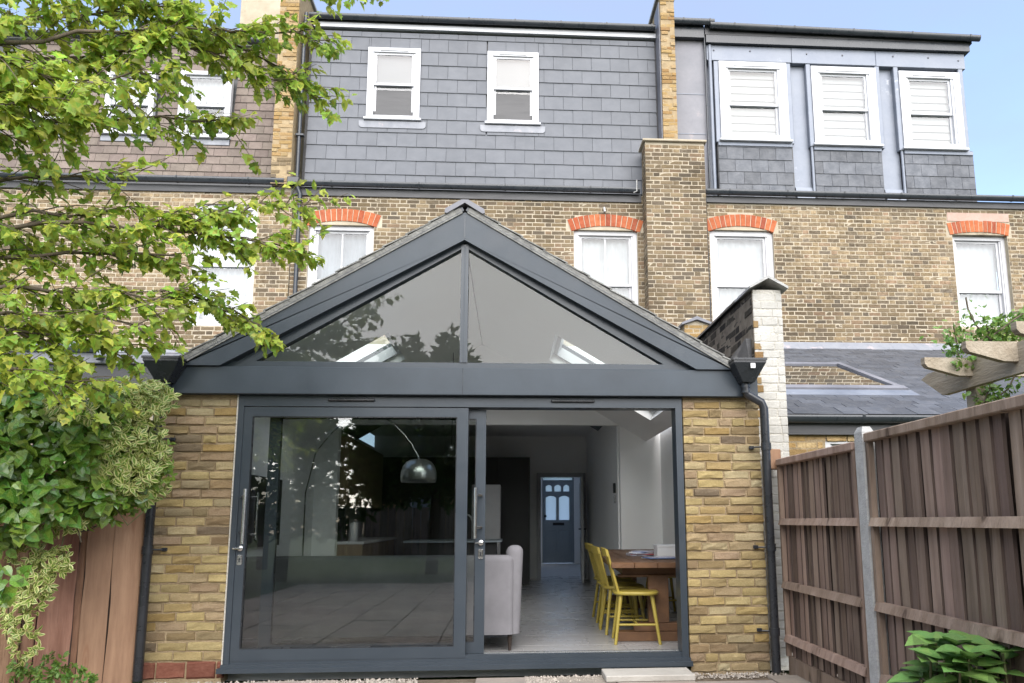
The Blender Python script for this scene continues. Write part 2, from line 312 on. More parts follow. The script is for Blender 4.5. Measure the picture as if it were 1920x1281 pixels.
WM = {}
def tag(o, label=None, cat=None, group=None, kind=None):
    if label: o['label'] = label
    if cat: o['category'] = cat
    if group: o['group'] = group
    if kind: o['kind'] = kind
    return o
def put(name, me, parent=None, M=None, local=False):
    o = bpy.data.objects.new(name, me); COL.objects.link(o)
    if M is not None: o.matrix_basis = M
    if parent is not None:
        o.parent = parent
        if not local and parent in WM: o.matrix_parent_inverse = WM[parent].inverted()
    return o
def obj(name, mb, m, parent=None, local=False):
    return put(name, mb.mesh(name, m), parent, None, local)
def thing(name, label, cat, loc=(0, 0, 0), rz=0, group=None):
    o = bpy.data.objects.new(name, None); COL.objects.link(o)
    o.empty_display_size = .2
    o.location = loc; o.rotation_euler = (0, 0, rz)
    WM[o] = Matrix.Translation(loc) @ Matrix.Rotation(rz, 4, 'Z')
    return tag(o, label, cat, group)
def dup(root, loc, rz, label):
    r = root.copy(); COL.objects.link(r); r.location = loc; r.rotation_euler = (0, 0, rz); r['label'] = label
    for ch in list(root.children):
        c = ch.copy(); COL.objects.link(c); c.parent = r
        for g in ch.children:
            d = g.copy(); COL.objects.link(d); d.parent = c
    return r
def basis(o, u, v, n):   # matrix with columns u, v, n
    return Matrix(((u[0], v[0], n[0], o[0]), (u[1], v[1], n[1], o[1]), (u[2], v[2], n[2], o[2]), (0, 0, 0, 1)))

# a brick: unit box in (u,v), front at n = 0, a slightly uneven chamfered face
def brick_shape(rr, jit=1.0):
    cu, cv = .022, .085
    us = [cu, .36, .66, 1 - cu]; vs_ = [cv, .5, 1 - cv]
    V = []; F = []
    for j, v in enumerate(vs_):
        for i, u in enumerate(us):
            V.append((u + rr.uniform(-.006, .006), v + rr.uniform(-.05, .05) * jit, rr.uniform(-.10, .06) * jit))
    for j in range(2):
        for i in range(3): a = j * 4 + i; F.append((a, a + 1, a + 5, a + 4))
    loop = [0, 1, 2, 3, 7, 11, 10, 9, 8, 4]
    o = len(V)
    for k in loop:
        u, v, n = V[k]
        u2 = 0 if u < .1 else (1 if u > .9 else u); v2 = 0 if v < .25 else (1 if v > .75 else v)
        V.append((u2 + rr.uniform(-.008, .008) * jit, v2 + rr.uniform(-.045, .045) * jit, -.30))
    for k in loop:
        u, v, n = V[k]
        u2 = 0 if u < .1 else (1 if u > .9 else u); v2 = 0 if v < .25 else (1 if v > .75 else v)
        V.append((u2, v2, -1.0))
    m = len(loop)
    for i in range(m):
        j = (i + 1) % m
        F.append((loop[i], o + i, o + j, loop[j])); F.append((o + i, o + m + i, o + m + j, o + j))
    return V, F
_rb = random.Random(3)
BR = [brick_shape(_rb) for _ in range(8)] + [brick_shape(_rb, 1.35) for _ in range(10)]
BRM = {}
def brick_mesh(i, m):
    if (i, m) not in BRM:
        b = MB(); V, F = BR[i]
        b.add([(u, v, n) for u, v, n in V], F)
        BRM[(i, m)] = b.mesh('brick', m)
    return BRM[(i, m)]
def lay(parent, rects, o, u, n, m, depth=.03, n_obj=300, seen=None, name='brick', stuff='brickwork', proud=.003, rough=False):
    """rects: (u0,u1,z0,z1) along direction u and up from point o, facing n; the first n_obj seen are objects, the rest one mesh"""
    o, u, n = Vector(o), Vector(u), Vector(n); up = Vector((0, 0, 1))
    if seen: rects = sorted(rects, key=lambda r: 0 if seen(o + u * ((r[0] + r[1]) / 2) + up * ((r[2] + r[3]) / 2)) else 1)
    rest = MB()
    for k, r in enumerate(rects):
        p = o + u * r[0] + up * r[2] + n * R.uniform(-proud, proud)
        a, b = r[1] - r[0], r[3] - r[2]; i = R.randrange(8, 18) if rough else R.randrange(8); tl = R.uniform(-.006, .006) * (2 if rough else 1)
        if k < n_obj:
            Mx = basis(p, u * a + up * (tl * a), up * b - u * (tl * b), n * depth)
            put(name, brick_mesh(i, m), parent, Mx)
        else:
            V, F = BR[i]
            rest.add([p + u * (a * x) + up * (b * y + tl * a * x) + n * (depth * z) for x, y, z in V], F)
    if rest.v:
        s = obj(stuff, rest, m, parent); tag(s, kind='stuff')
def courses(u0, u1, z0, z1, ch, lens, cut=None, joint=.01, jit=.004):
    """rows of bricks; cut(z) gives the (a,b) intervals left out of a row"""
    out = []; k = 0; z = z0
    while z < z1 - ch * .4:
        zt = min(z + ch - joint, z1)
        free = [(u0, u1)]
        for a, b in (cut(z + ch / 2) if cut else []):
            nf = []
            for p, q in free:
                if b <= p or a >= q: nf.append((p, q)); continue
                if a - p > .03: nf.append((p, a))
                if q - b > .03: nf.append((b, q))
            free = nf
        for p, q in free:
            j = k % len(lens); x = p
            seq = lens[k % 2]; i = R.randrange(len(seq)) if len(seq) > 2 else 0
            first = True
            # running phase so that joints break between rows
            ph = (-(p - u0)) % sum(seq)
            x = p
            acc = (p - u0 + (0 if k % 2 == 0 else sum(seq) / 2 if seq[0] != seq[1] else seq[0] / 2) + R.uniform(-.02, .02) * (p <= u0) + .07) % sum(seq)
            i = 0
            while acc >= seq[i]: acc -= seq[i]; i = (i + 1) % len(seq)
            rem = seq[i] - acc
            while x < q - .02:
                e = min(x + rem, q)
                if q - e < .035: e = q
                if e - x > .03: out.append((x, e - joint + R.uniform(-jit, jit) if e < q else e, z + R.uniform(-.0015, .0015), zt + R.uniform(-.0015, .0015)))
                x = e; i = (i + 1) % len(seq); rem = seq[i]
        z += ch; k += 1
    return out
FLEM = [[.225, .112], [.225, .112]]
STRE = [[.225, .225], [.225, .225]]
def holed(mb, x0, x1, z0, z1, y0, y1, holes):   # a wall slab with rectangular holes (x0,x1,z0,z1)
    zs = sorted({z0, z1, *[max(z0, min(z1, h[2])) for h in holes], *[max(z0, min(z1, h[3])) for h in holes]})
    for a, b in zip(zs, zs[1:]):
        m = (a + b) / 2; xs = [x0]
        for h in sorted(holes):
            if h[2] < m < h[3]: xs += [max(x0, h[0]), min(x1, h[1])]
        xs.append(x1)
        for p, q in zip(xs[::2], xs[1::2]):
            if q - p > 1e-4: mb.box(p, q, y0, y1, a, b)
    return mb

# ================================================================== the setting
g = MB()
g.add([(-60, -70, -.06), (60, -70, -.06), (60, 70, -.06), (-60, 70, -.06)], [(0, 1, 2, 3)])
tag(obj('ground', g, 'lawn'), kind='structure')
g = MB().box(-4.2, 3.2, -3.2, 6.18, -.05, -.022)
patio = tag(obj('patio', g, 'dirt'), kind='structure')
def slab(x0, x1, y0, y1, zt=0, m='slab', par=patio, name='paving_slab'):
    b = MB()
    j = lambda: R.uniform(-.008, .008)
    b.cbox(x0 + j(), x1 + j(), y0 + j(), y1 + j(), zt - .035, zt + R.uniform(-.004, .004), .006)
    return obj(name, b, m, par)
x = -4.1
for k, wd in enumerate((.6, .5, .62, .45, .6, .61, .45, .62, .45, .6, .6, .45, .3)):
    ytop = {2: 5.98, 3: 6.02, 4: 6.12, 5: 5.93, 6: 5.92, 7: 6.12, 8: 6.08, 9: 5.90, 10: 5.86, 11: 6.02, 12: 6.08}.get(k, 6.08)
    slab(x + .006, x + wd - .006, ytop - .58, ytop)
    yy = ytop - .6
    for d in (.6, .45, .6, .6, .45, .6, .6, .45, .6, .6, .45, .6, .6, .45, .6):
        slab(x + .006, x + wd - .006, yy - d + .012, yy); yy -= d
    x += wd
# loose chippings in the gap between the paving and the threshold
g = MB()
for k in range(2600):
    zone = R.random()
    if zone < .5: cx, cy = R.uniform(.12, .9), R.uniform(5.9, 6.14)
    elif zone < .75: cx, cy = R.uniform(-1.6, -.7), R.uniform(5.95, 6.14)
    elif zone < .87: cx, cy = R.uniform(-2.8, -1.6), R.uniform(6.02, 6.14)
    else: cx, cy = R.uniform(1.3, 2.2), R.uniform(6.0, 6.18)
    r = R.uniform(.005, .017); t = R.uniform(0, 6.28); z = -.02 + R.uniform(0, .018)
    pts = [(cx + r * math.cos(t + a) * R.uniform(.6, 1.1), cy + r * math.sin(t + a) * R.uniform(.6, 1.1), z) for a in (0, 1.57, 3.14, 4.71)]
    g.add(pts + [(cx + R.uniform(-.3, .3) * r, cy, z + r * R.uniform(.6, 1.2))], [(0, 1, 4), (1, 2, 4), (2, 3, 4), (3, 0, 4)])
tag(obj('chippings', g, 'gravel'), 'pale stone chippings loose along the threshold', None, None, 'stuff')
del_me = MB().cbox(.72, 1.4, 5.84, 6.13, .004, .05, .006)
tag(obj('loose_slab', del_me, 'slab_pale'), 'pale loose paving slab laid as a step at the open door', 'paving slab')

# ================================================================== windows
def sash_window(par, x0, x1, z0, z1, Y, m='upvc', fw=.075, sill=True, upper='blind', lower='blind', vent=True, mid=.5, bars=0, arch=0, deep=.05, back=.10):
    """box-sash window facing -y; its frame is a part of the house, the rest sub-parts"""
    f = MB()
    f.box(x0, x0 + fw, Y, Y + .1, z0, z1); f.box(x1 - fw, x1, Y, Y + .1, z0, z1)
    f.box(x0 + fw, x1 - fw, Y + .001, Y + .1, z1 - fw, z1); f.box(x0 + fw, x1 - fw, Y + .001, Y + .1, z0, z0 + fw * .7)
    s = fw * .35
    f.box(x0 + fw, x0 + fw + s, Y + .018, Y + .1, z0 + fw * .7, z1 - fw); f.box(x1 - fw - s, x1 - fw, Y + .018, Y + .1, z0 + fw * .7, z1 - fw)
    if arch:
        n = 12; c = (x0 + x1) / 2; hw = (x1 - x0) / 2
        poly = [(x0, z1 + .0005), (x1, z1 + .0005)] + [(c + hw * math.cos(pi * k / n) if 0 < k < n else (x1 if k == 0 else x0), z1 + .02 + arch * math.sin(pi * k / n) ** .9) for k in range(n + 1)]
        f.prism(poly, Y + .002, Y + .09)
    wi = obj('window', f, m, par)
    a, b = x0 + fw + s, x1 - fw - s
    zb, zt = z0 + fw * .7, z1 - fw; zm = zb + (zt - zb) * mid; sw = .042
    def sash(nm, p, q, y):
        t = MB(); t.box(a, a + sw, y, y + .035, p, q); t.box(b - sw, b, y, y + .035, p, q); t.box(a + sw, b - sw, y, y + .035, q - sw, q); t.box(a + sw, b - sw, y, y + .035, p, p + sw)
        if bars: t.box((a + b) / 2 - .011, (a + b) / 2 + .011, y + .004, y + .03, p + sw, q - sw)
        obj(nm, t, m, wi)
        obj('pane', MB().box(a + sw - .004, b - sw + .004, y + .012, y + .022, p + sw - .004, q - sw + .004), 'glass_window', wi)
    sash('upper_sash', zm - sw * .5, zt, Y + deep)
    sash('lower_sash', zb, zm + sw * .5, Y + deep + .036)
    def cover(kind, p, q, y):
        if kind == 'blind': obj('roller_blind', MB().box(a, b, y, y + .004, p, q), 'blind', wi)
        elif kind == 'slats':
            t = MB(); k = int((q - p) / .17)
            for i in range(k + 1):
                za = p + (q - p) * i / (k + 1); zb_ = p + (q - p) * (i + 1) / (k + 1)
                t.hexa([(a, y, za), (b, y, za), (b, y + .004, za), (a, y + .004, za), (a, y + .02, zb_), (b, y + .02, zb_), (b, y + .024, zb_), (a, y + .024, zb_)])
            obj('roman_blind', t, 'blind', wi)
        else:
            t = MB(); n = 36; vs = []
            for i in range(n + 1):
                x = a + (b - a) * i / n; d = .016 * math.sin(i * 1.25) + .008 * math.sin(i * 2.9)
                vs += [(x, y + .03 + d, p), (x, y + .03 + d * .7, q)]
            t.add(vs, [(2 * i, 2 * i + 2, 2 * i + 3, 2 * i + 1) for i in range(n)], True)
            obj('curtain', t, kind, wi)
    if upper == lower and upper not in ('blind', 'slats'): cover(upper, zb, zt, Y + deep + .078)
    else:
        cover(upper, zm - .03, zt, Y + deep + .076); cover(lower, zb, zm - .032, Y + deep + .078)
    if sill:
        obj('sill', MB().cbox(x0 - .04, x1 + .04, Y - .05, Y + .06, z0 - .045, z0 - .001, .008), m, wi)
    if vent:
        c = (x0 + x1) / 2; h = (x1 - x0) * .27
        obj('trickle_vent', MB().cbox(c - h, c + h, Y - .012, Y + .002, z1 - fw * .75, z1 - fw * .35, .004), m, wi)
    # dark room behind the panes
    return wi

def arch_bricks(par, x0, x1, zs, Y, rise=.1, h=.225, n=14, m='red_brick', mort='mortar_pale'):
    """a segmental arch of bricks on end over an opening; returns a row-cut function"""
    c = (x0 + x1) / 2; hw = (x1 - x0) / 2
    r = (hw * hw + rise * rise) / (2 * rise); zc = zs + rise - r
    t0 = math.asin(hw / r) * 1.03
    ms = obj('arch', MB().prism([(c + (r + .006) * math.sin(t), zc + (r + .006) * math.cos(t)) for t in [t0 - 2 * t0 * k / 12 for k in range(13)]] +
                                [(c + (r + h - .006) * math.sin(t), zc + (r + h - .006) * math.cos(t)) for t in [-t0 + 2 * t0 * k / 12 for k in range(13)]], Y - .004, Y + .1), mort, par)
    for k in range(n):
        ta = -t0 + 2 * t0 * (k + .05) / n; tb = -t0 + 2 * t0 * (k + .95) / n; q = MB()
        j = lambda: R.uniform(-.003, .003)
        P = [(c + rr * math.sin(t) + j(), zc + rr * math.cos(t) + j()) for rr, t in ((r, ta), (r, tb), (r + h, tb), (r + h, ta))]
        y = Y - .008 + R.uniform(-.003, .003)
        I = [((p[0] * .92 + sum(a[0] for a in P) / 4 * .08), (p[1] * .96 + sum(a[1] for a in P) / 4 * .04)) for p in P]
        q.add([(p[0], y, p[1]) for p in I] + [(p[0], y + .006, p[1]) for p in P] + [(p[0], y + .06, p[1]) for p in P],
              [(0, 1, 2, 3)] + [(a, a + 4, (a + 1) % 4 + 4, (a + 1) % 4) for a in range(4)] + [(a + 4, a + 8, (a + 1) % 4 + 8, (a + 1) % 4 + 4) for a in range(4)])
        obj('arch_brick', q, m, ms)
    re = r + h + .012
    def cut(z):
        d = z - zc
        if z > zs - .02 and d < re:
            ww = min(math.sqrt(max(0, re * re - d * d)), (re) * math.sin(t0) + .01)
            return [(c - ww, c + ww)]
        return []
    return cut

def gutter(par, x0, x1, Y, z, r=.058, br=.9, m='gutter', name='gutter', drop=0):
    b = MB(); n = 10; vs = []
    prof = [(math.cos(pi + pi * k / n) * r, math.sin(pi + pi * k / n) * r * 1.45) for k in range(n + 1)]
    prof = prof + [(p[0] * .9, p[1] * .9 + .002) for p in reversed(prof)]
    k = len(prof)
    for x in (x0, x1): vs += [(x, Y + p[0], z + p[1] + (drop if x == x1 else 0)) for p in prof]
    b.add(vs, [(i, (i + 1) % k, (i + 1) % k + k, i + k) for i in range(k)], True)
    b.add(vs[:k], [(i, k - 1 - i, k - 2 - i, i + 1) for i in range(k // 2 - 1)]); b.add(vs[k:], [(i, i + 1, k - 2 - i, k - 1 - i) for i in range(k // 2 - 1)])
    # end caps
    for x, zz in ((x0, z), (x1, z + drop)):
        b.add([(x, Y + p[0], zz + p[1]) for p in prof[:k // 2]], [tuple(range(k // 2))])
    g_ = obj(name, b, m, par)
    t = x0 + br * .4
    while t < x1:
        zz = z + drop * (t - x0) / (x1 - x0)
        q = MB(); vs = []
        pr = [(math.cos(pi + pi * i / n) * (r + .006), math.sin(pi + pi * i / n) * (r * 1.45 + .006)) for i in range(n + 1)]
        for x in (t - .014, t + .014): vs += [(x, Y + p[0], zz + p[1]) for p in pr]
        q.add(vs, [(i, i + 1, i + 1 + n + 1, i + n + 1) for i in range(n)], True)
        q.box(t - .014, t + .014, Y - r - .006, Y - r * .5, zz, zz + .008)
        obj('bracket', q, m, g_)
        t += br
    return g_
def seen_up(p):      # not behind the extension's roof or the parapet beside it
    x, y = PJ(p)
    if not (-5 < x < 1925 and -5 < y < 1285): return False
    if 330 < x < 1400 and y > 390 + (.502 * (873 - x) if x < 873 else .583 * (x - 873)): return False
    if 1330 < x < 1470 and y > 640: return False
    return True

# ================================================================== the three terraced houses
YW = 12.6
GL = 'slates hung on the mansard face'
# ---- house in the middle
H0 = thing('terraced_house', 'brick terraced house with flat grey slate-hung top storey behind the gabled extension', 'house', (-.7, YW, 0))
ops = [(-3.50, -2.39, 4.6, 6.28), (1.09, 2.22, 4.6, 6.28)]
wl = MB(); holed(wl, -3.78, 2.33, 3.05, 6.93, YW + .004, YW + .3, ops)
wall0 = obj('wall', wl, 'mortar_pale', H0)
cuts = [arch_bricks(H0, a - .03, b + .03, 6.25, YW) for a, b, c, d in ops]
def cut0(z):
    r = [(a + 3.78, b + 3.78) for f in cuts for a, b in f(z)]
    return r + [(a + 3.78 - .005, b + 3.78 + .005) for a, b, c, d in ops if c - .03 < z < d]
rects = courses(0, 6.11, 4.3, 6.92, .075, FLEM, cut0)
lay(wall0, rects, (-3.78, YW, 0), (1, 0, 0), (0, -1, 0), 'old_brick', .02, 300, seen_up)
for (a, b, c, d), up in zip(ops, ('grey_curtain', 'curtain')):
    sash_window(H0, a, b, c, d, YW + .06, 'white_paint', .075, False, up, up, False, .42, 1, arch=.085, back=.13)
# mansard face, leaning back a little
MZ0, MZ1 = 6.98, 10.13
lean = .10
def my(z): return 12.74 + (z - MZ0) / (MZ1 - MZ0) * lean
mw = [(-2.635, -1.685, 8.38, 9.77), (-.465, .475, 8.36, 9.77)]
bk = MB()
bk.hexa([(-3.72, my(MZ0) + .03, 6.6), (2.72, my(MZ0) + .03, 6.6), (2.72, my(MZ0) + .3, 6.6), (-3.72, my(MZ0) + .3, 6.6), (-3.72, my(MZ1) + .03, MZ1), (2.72, my(MZ1) + .03, MZ1), (2.72, my(MZ1) + .3, MZ1), (-3.72, my(MZ1) + .3, MZ1)])
man = obj('mansard', bk, 'fascia_dark', H0)
sl_m = {}
def slate_mesh(m, wd, ht, th=.007):
    k = (m, round(wd, 3), round(ht, 3))
    if k not in sl_m: sl_m[k] = MB().cbox(-wd / 2, wd / 2, -th, 0, 0, ht, .002).mesh('slate', m)
    return sl_m[k]
def slate_rows(par, x0, x1, z0, z1, fy, ex, wd, m, holes=(), gap=.004, lap=.03, name='slate', tilt=.010, phase=0, rz=.002):
    z = z0; k = 0
    while z < z1 - .02:
        zt = min(z + ex, z1); x = x0 - (wd / 2 if (k + phase) % 2 else 0)
        while x < x1:
            a, b = max(x, x0), min(x + wd, x1); x += wd
            if b - a < .02: continue
            segs = [(a, b, z, zt)]
            for h in holes:
                ns = []
                for p, q, c, d in segs:
                    if q <= h[0] or p >= h[1] or d <= h[2] + .005 or c >= h[3] - .005: ns.append((p, q, c, d)); continue
                    if h[0] - p > .02: ns.append((p, h[0], c, d))
                    if q - h[1] > .02: ns.append((h[1], q, c, d))
                    pp, qq = max(p, h[0]), min(q, h[1])
                    if h[2] - c > .03: ns.append((pp, qq, c, h[2]))
                    if d - h[3] > .03: ns.append((pp, qq, h[3], d))
                segs = ns
            for p, q, c, d in segs:
                ww = q - p - gap; hh = d - c + (lap if d > c + ex * .7 and d < z1 else 0)
                o = put(name, slate_mesh(m, ww, hh), par)
                o.matrix_basis = Matrix.Translation(((p + q) / 2, fy(c) - .012, c + R.uniform(-.001, .001))) @ Matrix.Rotation(R.uniform(-rz, rz), 4, 'Y') @ Matrix.Rotation(-(tilt + R.uniform(-.002, .002)) / ex - math.atan((fy(c + .5) - fy(c)) / .5), 4, 'X')
        z = zt; k += 1
slate_rows(man, -3.66, 2.66, 7.02, 10.12, my, .272, .353, 'slate', mw, tilt=.014)
for a, b, c, d in mw:
    sash_window(H0, a, b, c, d, my(9) - .045, 'upvc', .085, True, 'blind', 'grey_curtain', True, .5, back=.11, deep=.03)
for (a, b, c, d) in mw:      # lead aprons under the windows
    pts = []
    for sx in (1, -1):
        for k in range(5):
            t = (k / 4) * pi / 2; 
            pts.append(((a + b) / 2 + sx * ((b - a) / 2 + .06 + .06 * math.sin(t) if sx > 0 else (b - a) / 2 + .06 + .06 * math.cos(t)), c - .13 - (.06 * math.cos(t) if sx > 0 else .06 * math.sin(t))))
    y = my(c) - .034
    L1 = [p for p in pts[:5]]; L2 = [p for p in pts[5:]]
    poly = L1 + [((a + b) / 2 + (b - a) / 2 + .12, c - .06), ((a + b) / 2 - (b - a) / 2 - .12, c - .06)] + L2
    obj('lead_apron', MB().prism(poly, y, y + .006), 'lead_pale', H0)
obj('soffit_board', MB().box(-3.64, 2.68, my(MZ1) - .06, my(MZ1) + .1, 10.17, 10.26), 'upvc', H0)
obj('roof', MB().box(-3.7, 2.7, my(MZ1) - .068, 18, 10.262, 10.35), 'fascia_dark', H0)
gutter(H0, -3.7, 2.66, my(MZ1) - .13, 10.355, .058, .85)
obj('eaves_board', MB().box(-3.82, 2.30, YW - .03, YW + .12, 6.80, 6.94), 'fascia_dark', H0)
gutter(H0, -3.72, 2.26, YW - .10, 7.02, .06, 1.5)
b = MB(); b.tube([(-3.735, 12.62, 10.3), (-3.745, 12.6, 9.9), (-3.745, 12.6, 7.1)], .036, 10)
obj('downpipe', b, 'gutter', H0)
obj('rainwater_head', MB().cbox(-3.86, -3.66, YW - .18, YW - .02, 6.95, 7.07, .01), 'plastic_black', H0)
b = MB(); b.tube([(-3.72, YW - .09, 6.96), (-3.66, YW - .06, 6.8), (-3.66, YW - .06, 4.0)], .036, 10)
obj('downpipe', b, 'gutter', H0)
for z in (7.9, 9.0):
    obj('pipe_clip', MB().box(-3.80, -3.66, 12.55, 12.64, z, z + .03), 'gutter', H0)
b = MB(); b.tube([(2.20, YW - .16, 7.16), (2.20, YW - .16, 6.95), (2.14, YW - .16, 6.92)], .011, 6)
obj('overflow_pipe', b, 'concrete', H0)
b = MB(); b.tube([(1.64, YW, 6.62), (1.62, YW - .12, 6.64), (1.63, YW - .14, 6.56)], .02, 7)
obj('waste_pipe', b, 'concrete', H0)

# ---- party wall stub and projecting stack between the middle and right houses
ST = thing('chimney_stack', 'tall square brick stack standing proud between the two houses', 'chimney', (2.84, 12.25, 4))
stb = obj('core', MB().box(2.33, 3.38, 12.254, 12.62, 3.9, 7.80), 'mortar_pale', ST)
lay(stb, courses(0, 1.06, 4.3, 7.78, .075, FLEM), (2.325, 12.25, 0), (1, 0, 0), (0, -1, 0), 'old_brick', .02, 300, seen_up)
lay(stb, courses(0, .33, 4.6, 7.78, .075, FLEM), (2.326, 12.59, 0), (0, -1, 0), (-1, 0, 0), 'old_brick', .02, 90, seen_up)
obj('coping', MB().cbox(2.28, 3.42, 12.2, 12.66, 7.79, 7.83, .008), 'mortar_pale', ST)
PWX = thing('parapet_wall', 'narrow yellow brick party parapet rising between slate mansard and lead dormer', 'wall', (2.84, 12.6, 7.8))
pwb = obj('core', MB().box(2.71, 2.965, 12.455, 15, 7.84, 10.83), 'mortar_yellow', PWX)
lay(pwb, courses(0, .262, 7.84, 10.83, .075, [[.262, .262], [.131, .131]]), (2.705, 12.45, 0), (1, 0, 0), (0, -1, 0), 'yellow_old', .03, 200, None, proud=.014)
obj('coping', MB().cbox(2.66, 3.02, 12.40, 15, 10.832, 10.90, .01), 'concrete', PWX)
obj('flashing', MB().box(2.685, 2.709, 12.5, 12.9, 7.84, 10.7), 'lead_dark', PWX)
PWL = thing('parapet_wall', 'yellow brick party parapet beside brown tiled mansard, half hidden by leaves', 'wall', (-3.95, 12.6, 7))
pwb = obj('core', MB().box(-4.15, -3.815, 12.46, 15, 6.95, 10.9), 'mortar_yellow', PWL)
lay(pwb, courses(0, .335, 7.45, 10.9, .075, FLEM), (-4.152, 12.455, 0), (1, 0, 0), (0, -1, 0), 'yellow_old', .03, 150, None, proud=.012)
lay(pwb, courses(0, .335, 6.98, 7.45, .075, FLEM), (-4.152, 12.455, 0), (1, 0, 0), (0, -1, 0), 'old_brick', .03, 60, None, proud=.012)
obj('coping', MB().cbox(-4.2, -3.77, 12.4, 15, 10.9, 10.96, .01), 'concrete', PWL)

# ---- house on the right
H1 = thing('terraced_house', 'brick terraced house with lead-clad dormer of three white sash windows', 'house', (7, YW, 0))
ops = [(3.52, 4.68, 4.6, 6.33), (8.01, 9.05, 4.6, 6.33)]
wl = MB(); holed(wl, 3.385, 11.5, 2.2, 6.95, YW + .004, YW + .3, ops)
wall1 = obj('wall', wl, 'mortar_pale', H1)
cuts1 = [arch_bricks(H1, ops[0][0] - .01, ops[0][1] - .01, 6.30, YW), arch_bricks(H1, ops[1][0] - .03, ops[1][1] + .01, 6.32, YW, .06)]
def cut1(z):
    r = [(a - 3.385, b - 3.385) for f in cuts1 for a, b in f(z)]
    if 6.6 < z < 6.74: r.append((7.93 - 3.385, 9.12 - 3.385))
    return r + [(a - 3.385 - .005, b - 3.385 + .005) for a, b, c, d in ops if c - .03 < z < d]
obj('render_patch', MB().box(7.94, 9.11, YW - .006, YW + .05, 6.585, 6.745), 'render_pink', H1)
lay(wall1, courses(0, 6.9, 4.17, 6.84, .0755, FLEM, cut1), (3.385, YW, 0), (1, 0, 0), (0, -1, 0), 'old_brick', .02, 300, seen_up)
sash_window(H1, 3.52, 4.68, 4.6, 6.33, YW + .06, 'white_paint', .09, False, 'curtain', 'curtain', False, .42, arch=.07, back=.10)
sash_window(H1, 8.01, 9.05, 4.6, 6.33, YW + .09, 'white_paint', .075, False, 'curtain', 'curtain', False, .40, arch=.05, back=.13)
obj('eaves_board', MB().box(3.42, 11.4, YW - .04, YW + .1, 6.83, 6.95), 'fascia_dark', H1)
gutter(H1, 3.46, 11.3, YW - .10, 7.03, .06, 1.05)
b = MB(); b.tube([(3.44, YW - .06, 6.98), (3.44, YW - .05, 6.9), (3.455, YW - .05, 4.2)], .032, 8)
obj('downpipe', b, 'gutter', H1)
DY = 12.86
dz0, dz1 = 7.03, 10.12
dm = obj('dormer', MB().box(3.62, 8.74, DY + .16, 16, dz0, 10.1), 'lead', H1)
obj('cheek', MB().box(2.98, 3.66, DY + .02, DY + .25, 7.0, 10.2), 'lead_dark', H1)
for z in (8.3, 9.1): obj('lead_roll', MB().box(2.985, 3.60, DY + .012, DY + .03, z, z + .012), 'lead', H1)
obj('lead_head', MB().cbox(3.66, 5.30, DY - .01, DY + .17, 9.80, 10.11, .006), 'lead', H1)
obj('lead_head', MB().cbox(5.305, 6.95, DY - .012, DY + .17, 9.795, 10.11, .006), 'lead', H1)
obj('lead_head', MB().cbox(6.955, 8.73, DY - .01, DY + .17, 9.79, 10.11, .006), 'lead', H1)
for x in (3.8, 4.5, 5.6, 6.3, 7.3, 8.0, 8.6):
    for z in (9.98,):
        obj('lead_fixing', MB().lathe([(0, -.014), (.014, -.013), (.018, 0)], (x, DY - .012, z + R.uniform(-.03, .03)), 8, 'y'), 'lead_dark', H1)
wins = [(3.88, 5.18, 8.2, 9.78), (5.66, 6.92, 8.16, 9.74), (7.38, 8.58, 8.13, 9.70)]
for i, (a, b, c, d) in enumerate(wins):
    sash_window(H1, a, b, c, d, DY - .03, 'upvc', .13, True, 'slats', 'slats', True, .47, back=.11, deep=.05)
    pa, pb = ((3.81, 5.24), (5.63, 6.95), (7.37, 8.735))[i]
    obj('apron_panel', MB().box(pa, pb, DY + .02, DY + .17, dz0, c - .02), 'fascia_dark', H1)
    pn = H1.children[-1] if False else None
    slate_rows(dm, pa + .01, pb - .01, dz0 + .06, c - .1, lambda z: DY + .02, .243, .31, 'slate_nat', (), name='slate', phase=i, rz=.006)
    obj('lead_apron', MB().cbox(pa + .01, pb - .01, DY - .015, DY + .018, c - .12, c - .045, .006), 'lead', H1)
    # lead cheeks either side of each window
    for x in (a - .001, b + .001):
        s = -1 if x < (a + b) / 2 else 1
        obj('lead_cheek', MB().cbox(min(x, x + s * .09), max(x, x + s * .09), DY - .006, DY + .165, dz0 + .02 if False else c - .05, 9.79, .008), 'lead', H1)
for a, b in ((5.27, 5.60), (6.98, 7.34)):      # sunk lead panels between the windows
    obj('lead_panel', MB().box(a, b, DY + .10, DY + .158, 7.3, 9.79), 'lead', H1)
    obj('lead_roll', MB().tube([(b + .01, DY + .03, 7.1), (b + .01, DY + .03, 9.78)], .028, 8), 'lead', H1)
    obj('lead_foot', MB().hexa([(a, DY - .02, 7.05), (b, DY - .02, 7.05), (b, DY + .15, 7.05), (a, DY + .15, 7.05), (a, DY + .06, 7.32), (b, DY + .06, 7.32), (b, DY + .15, 7.32), (a, DY + .15, 7.32)]), 'lead', H1)
obj('lead_roll', MB().tube([(3.72, DY - .01, 7.08), (3.72, DY - .01, 10.1)], .035, 8), 'lead', H1)
obj('dormer_fascia', MB().box(3.64, 8.80, DY - .09, DY + .1, 10.115, 10.27), 'gutter', H1)
obj('roof', MB().prism_x([(DY - .095, 10.272), (16.5, 10.272), (16.5, 10.46), (DY - .095, 10.46)], 3.62, 6.2), 'fascia_dark', H1)
obj('roof', MB().prism_x([(DY - .095, 10.272), (16.5, 10.272), (16.5, 10.40), (DY - .095, 10.40)], 6.2005, 8.85), 'fascia_dark', H1)
gutter(H1, 3.70, 8.96, DY - .165, 10.44, .064, 1.15, drop=-.07)
obj('roof_edge', MB().box(2.985, 3.60, DY - .10, 16, 10.2, 10.46), 'gutter', H1)
gutter(H1, 2.99, 3.78, DY - .17, 10.50, .062, .5)
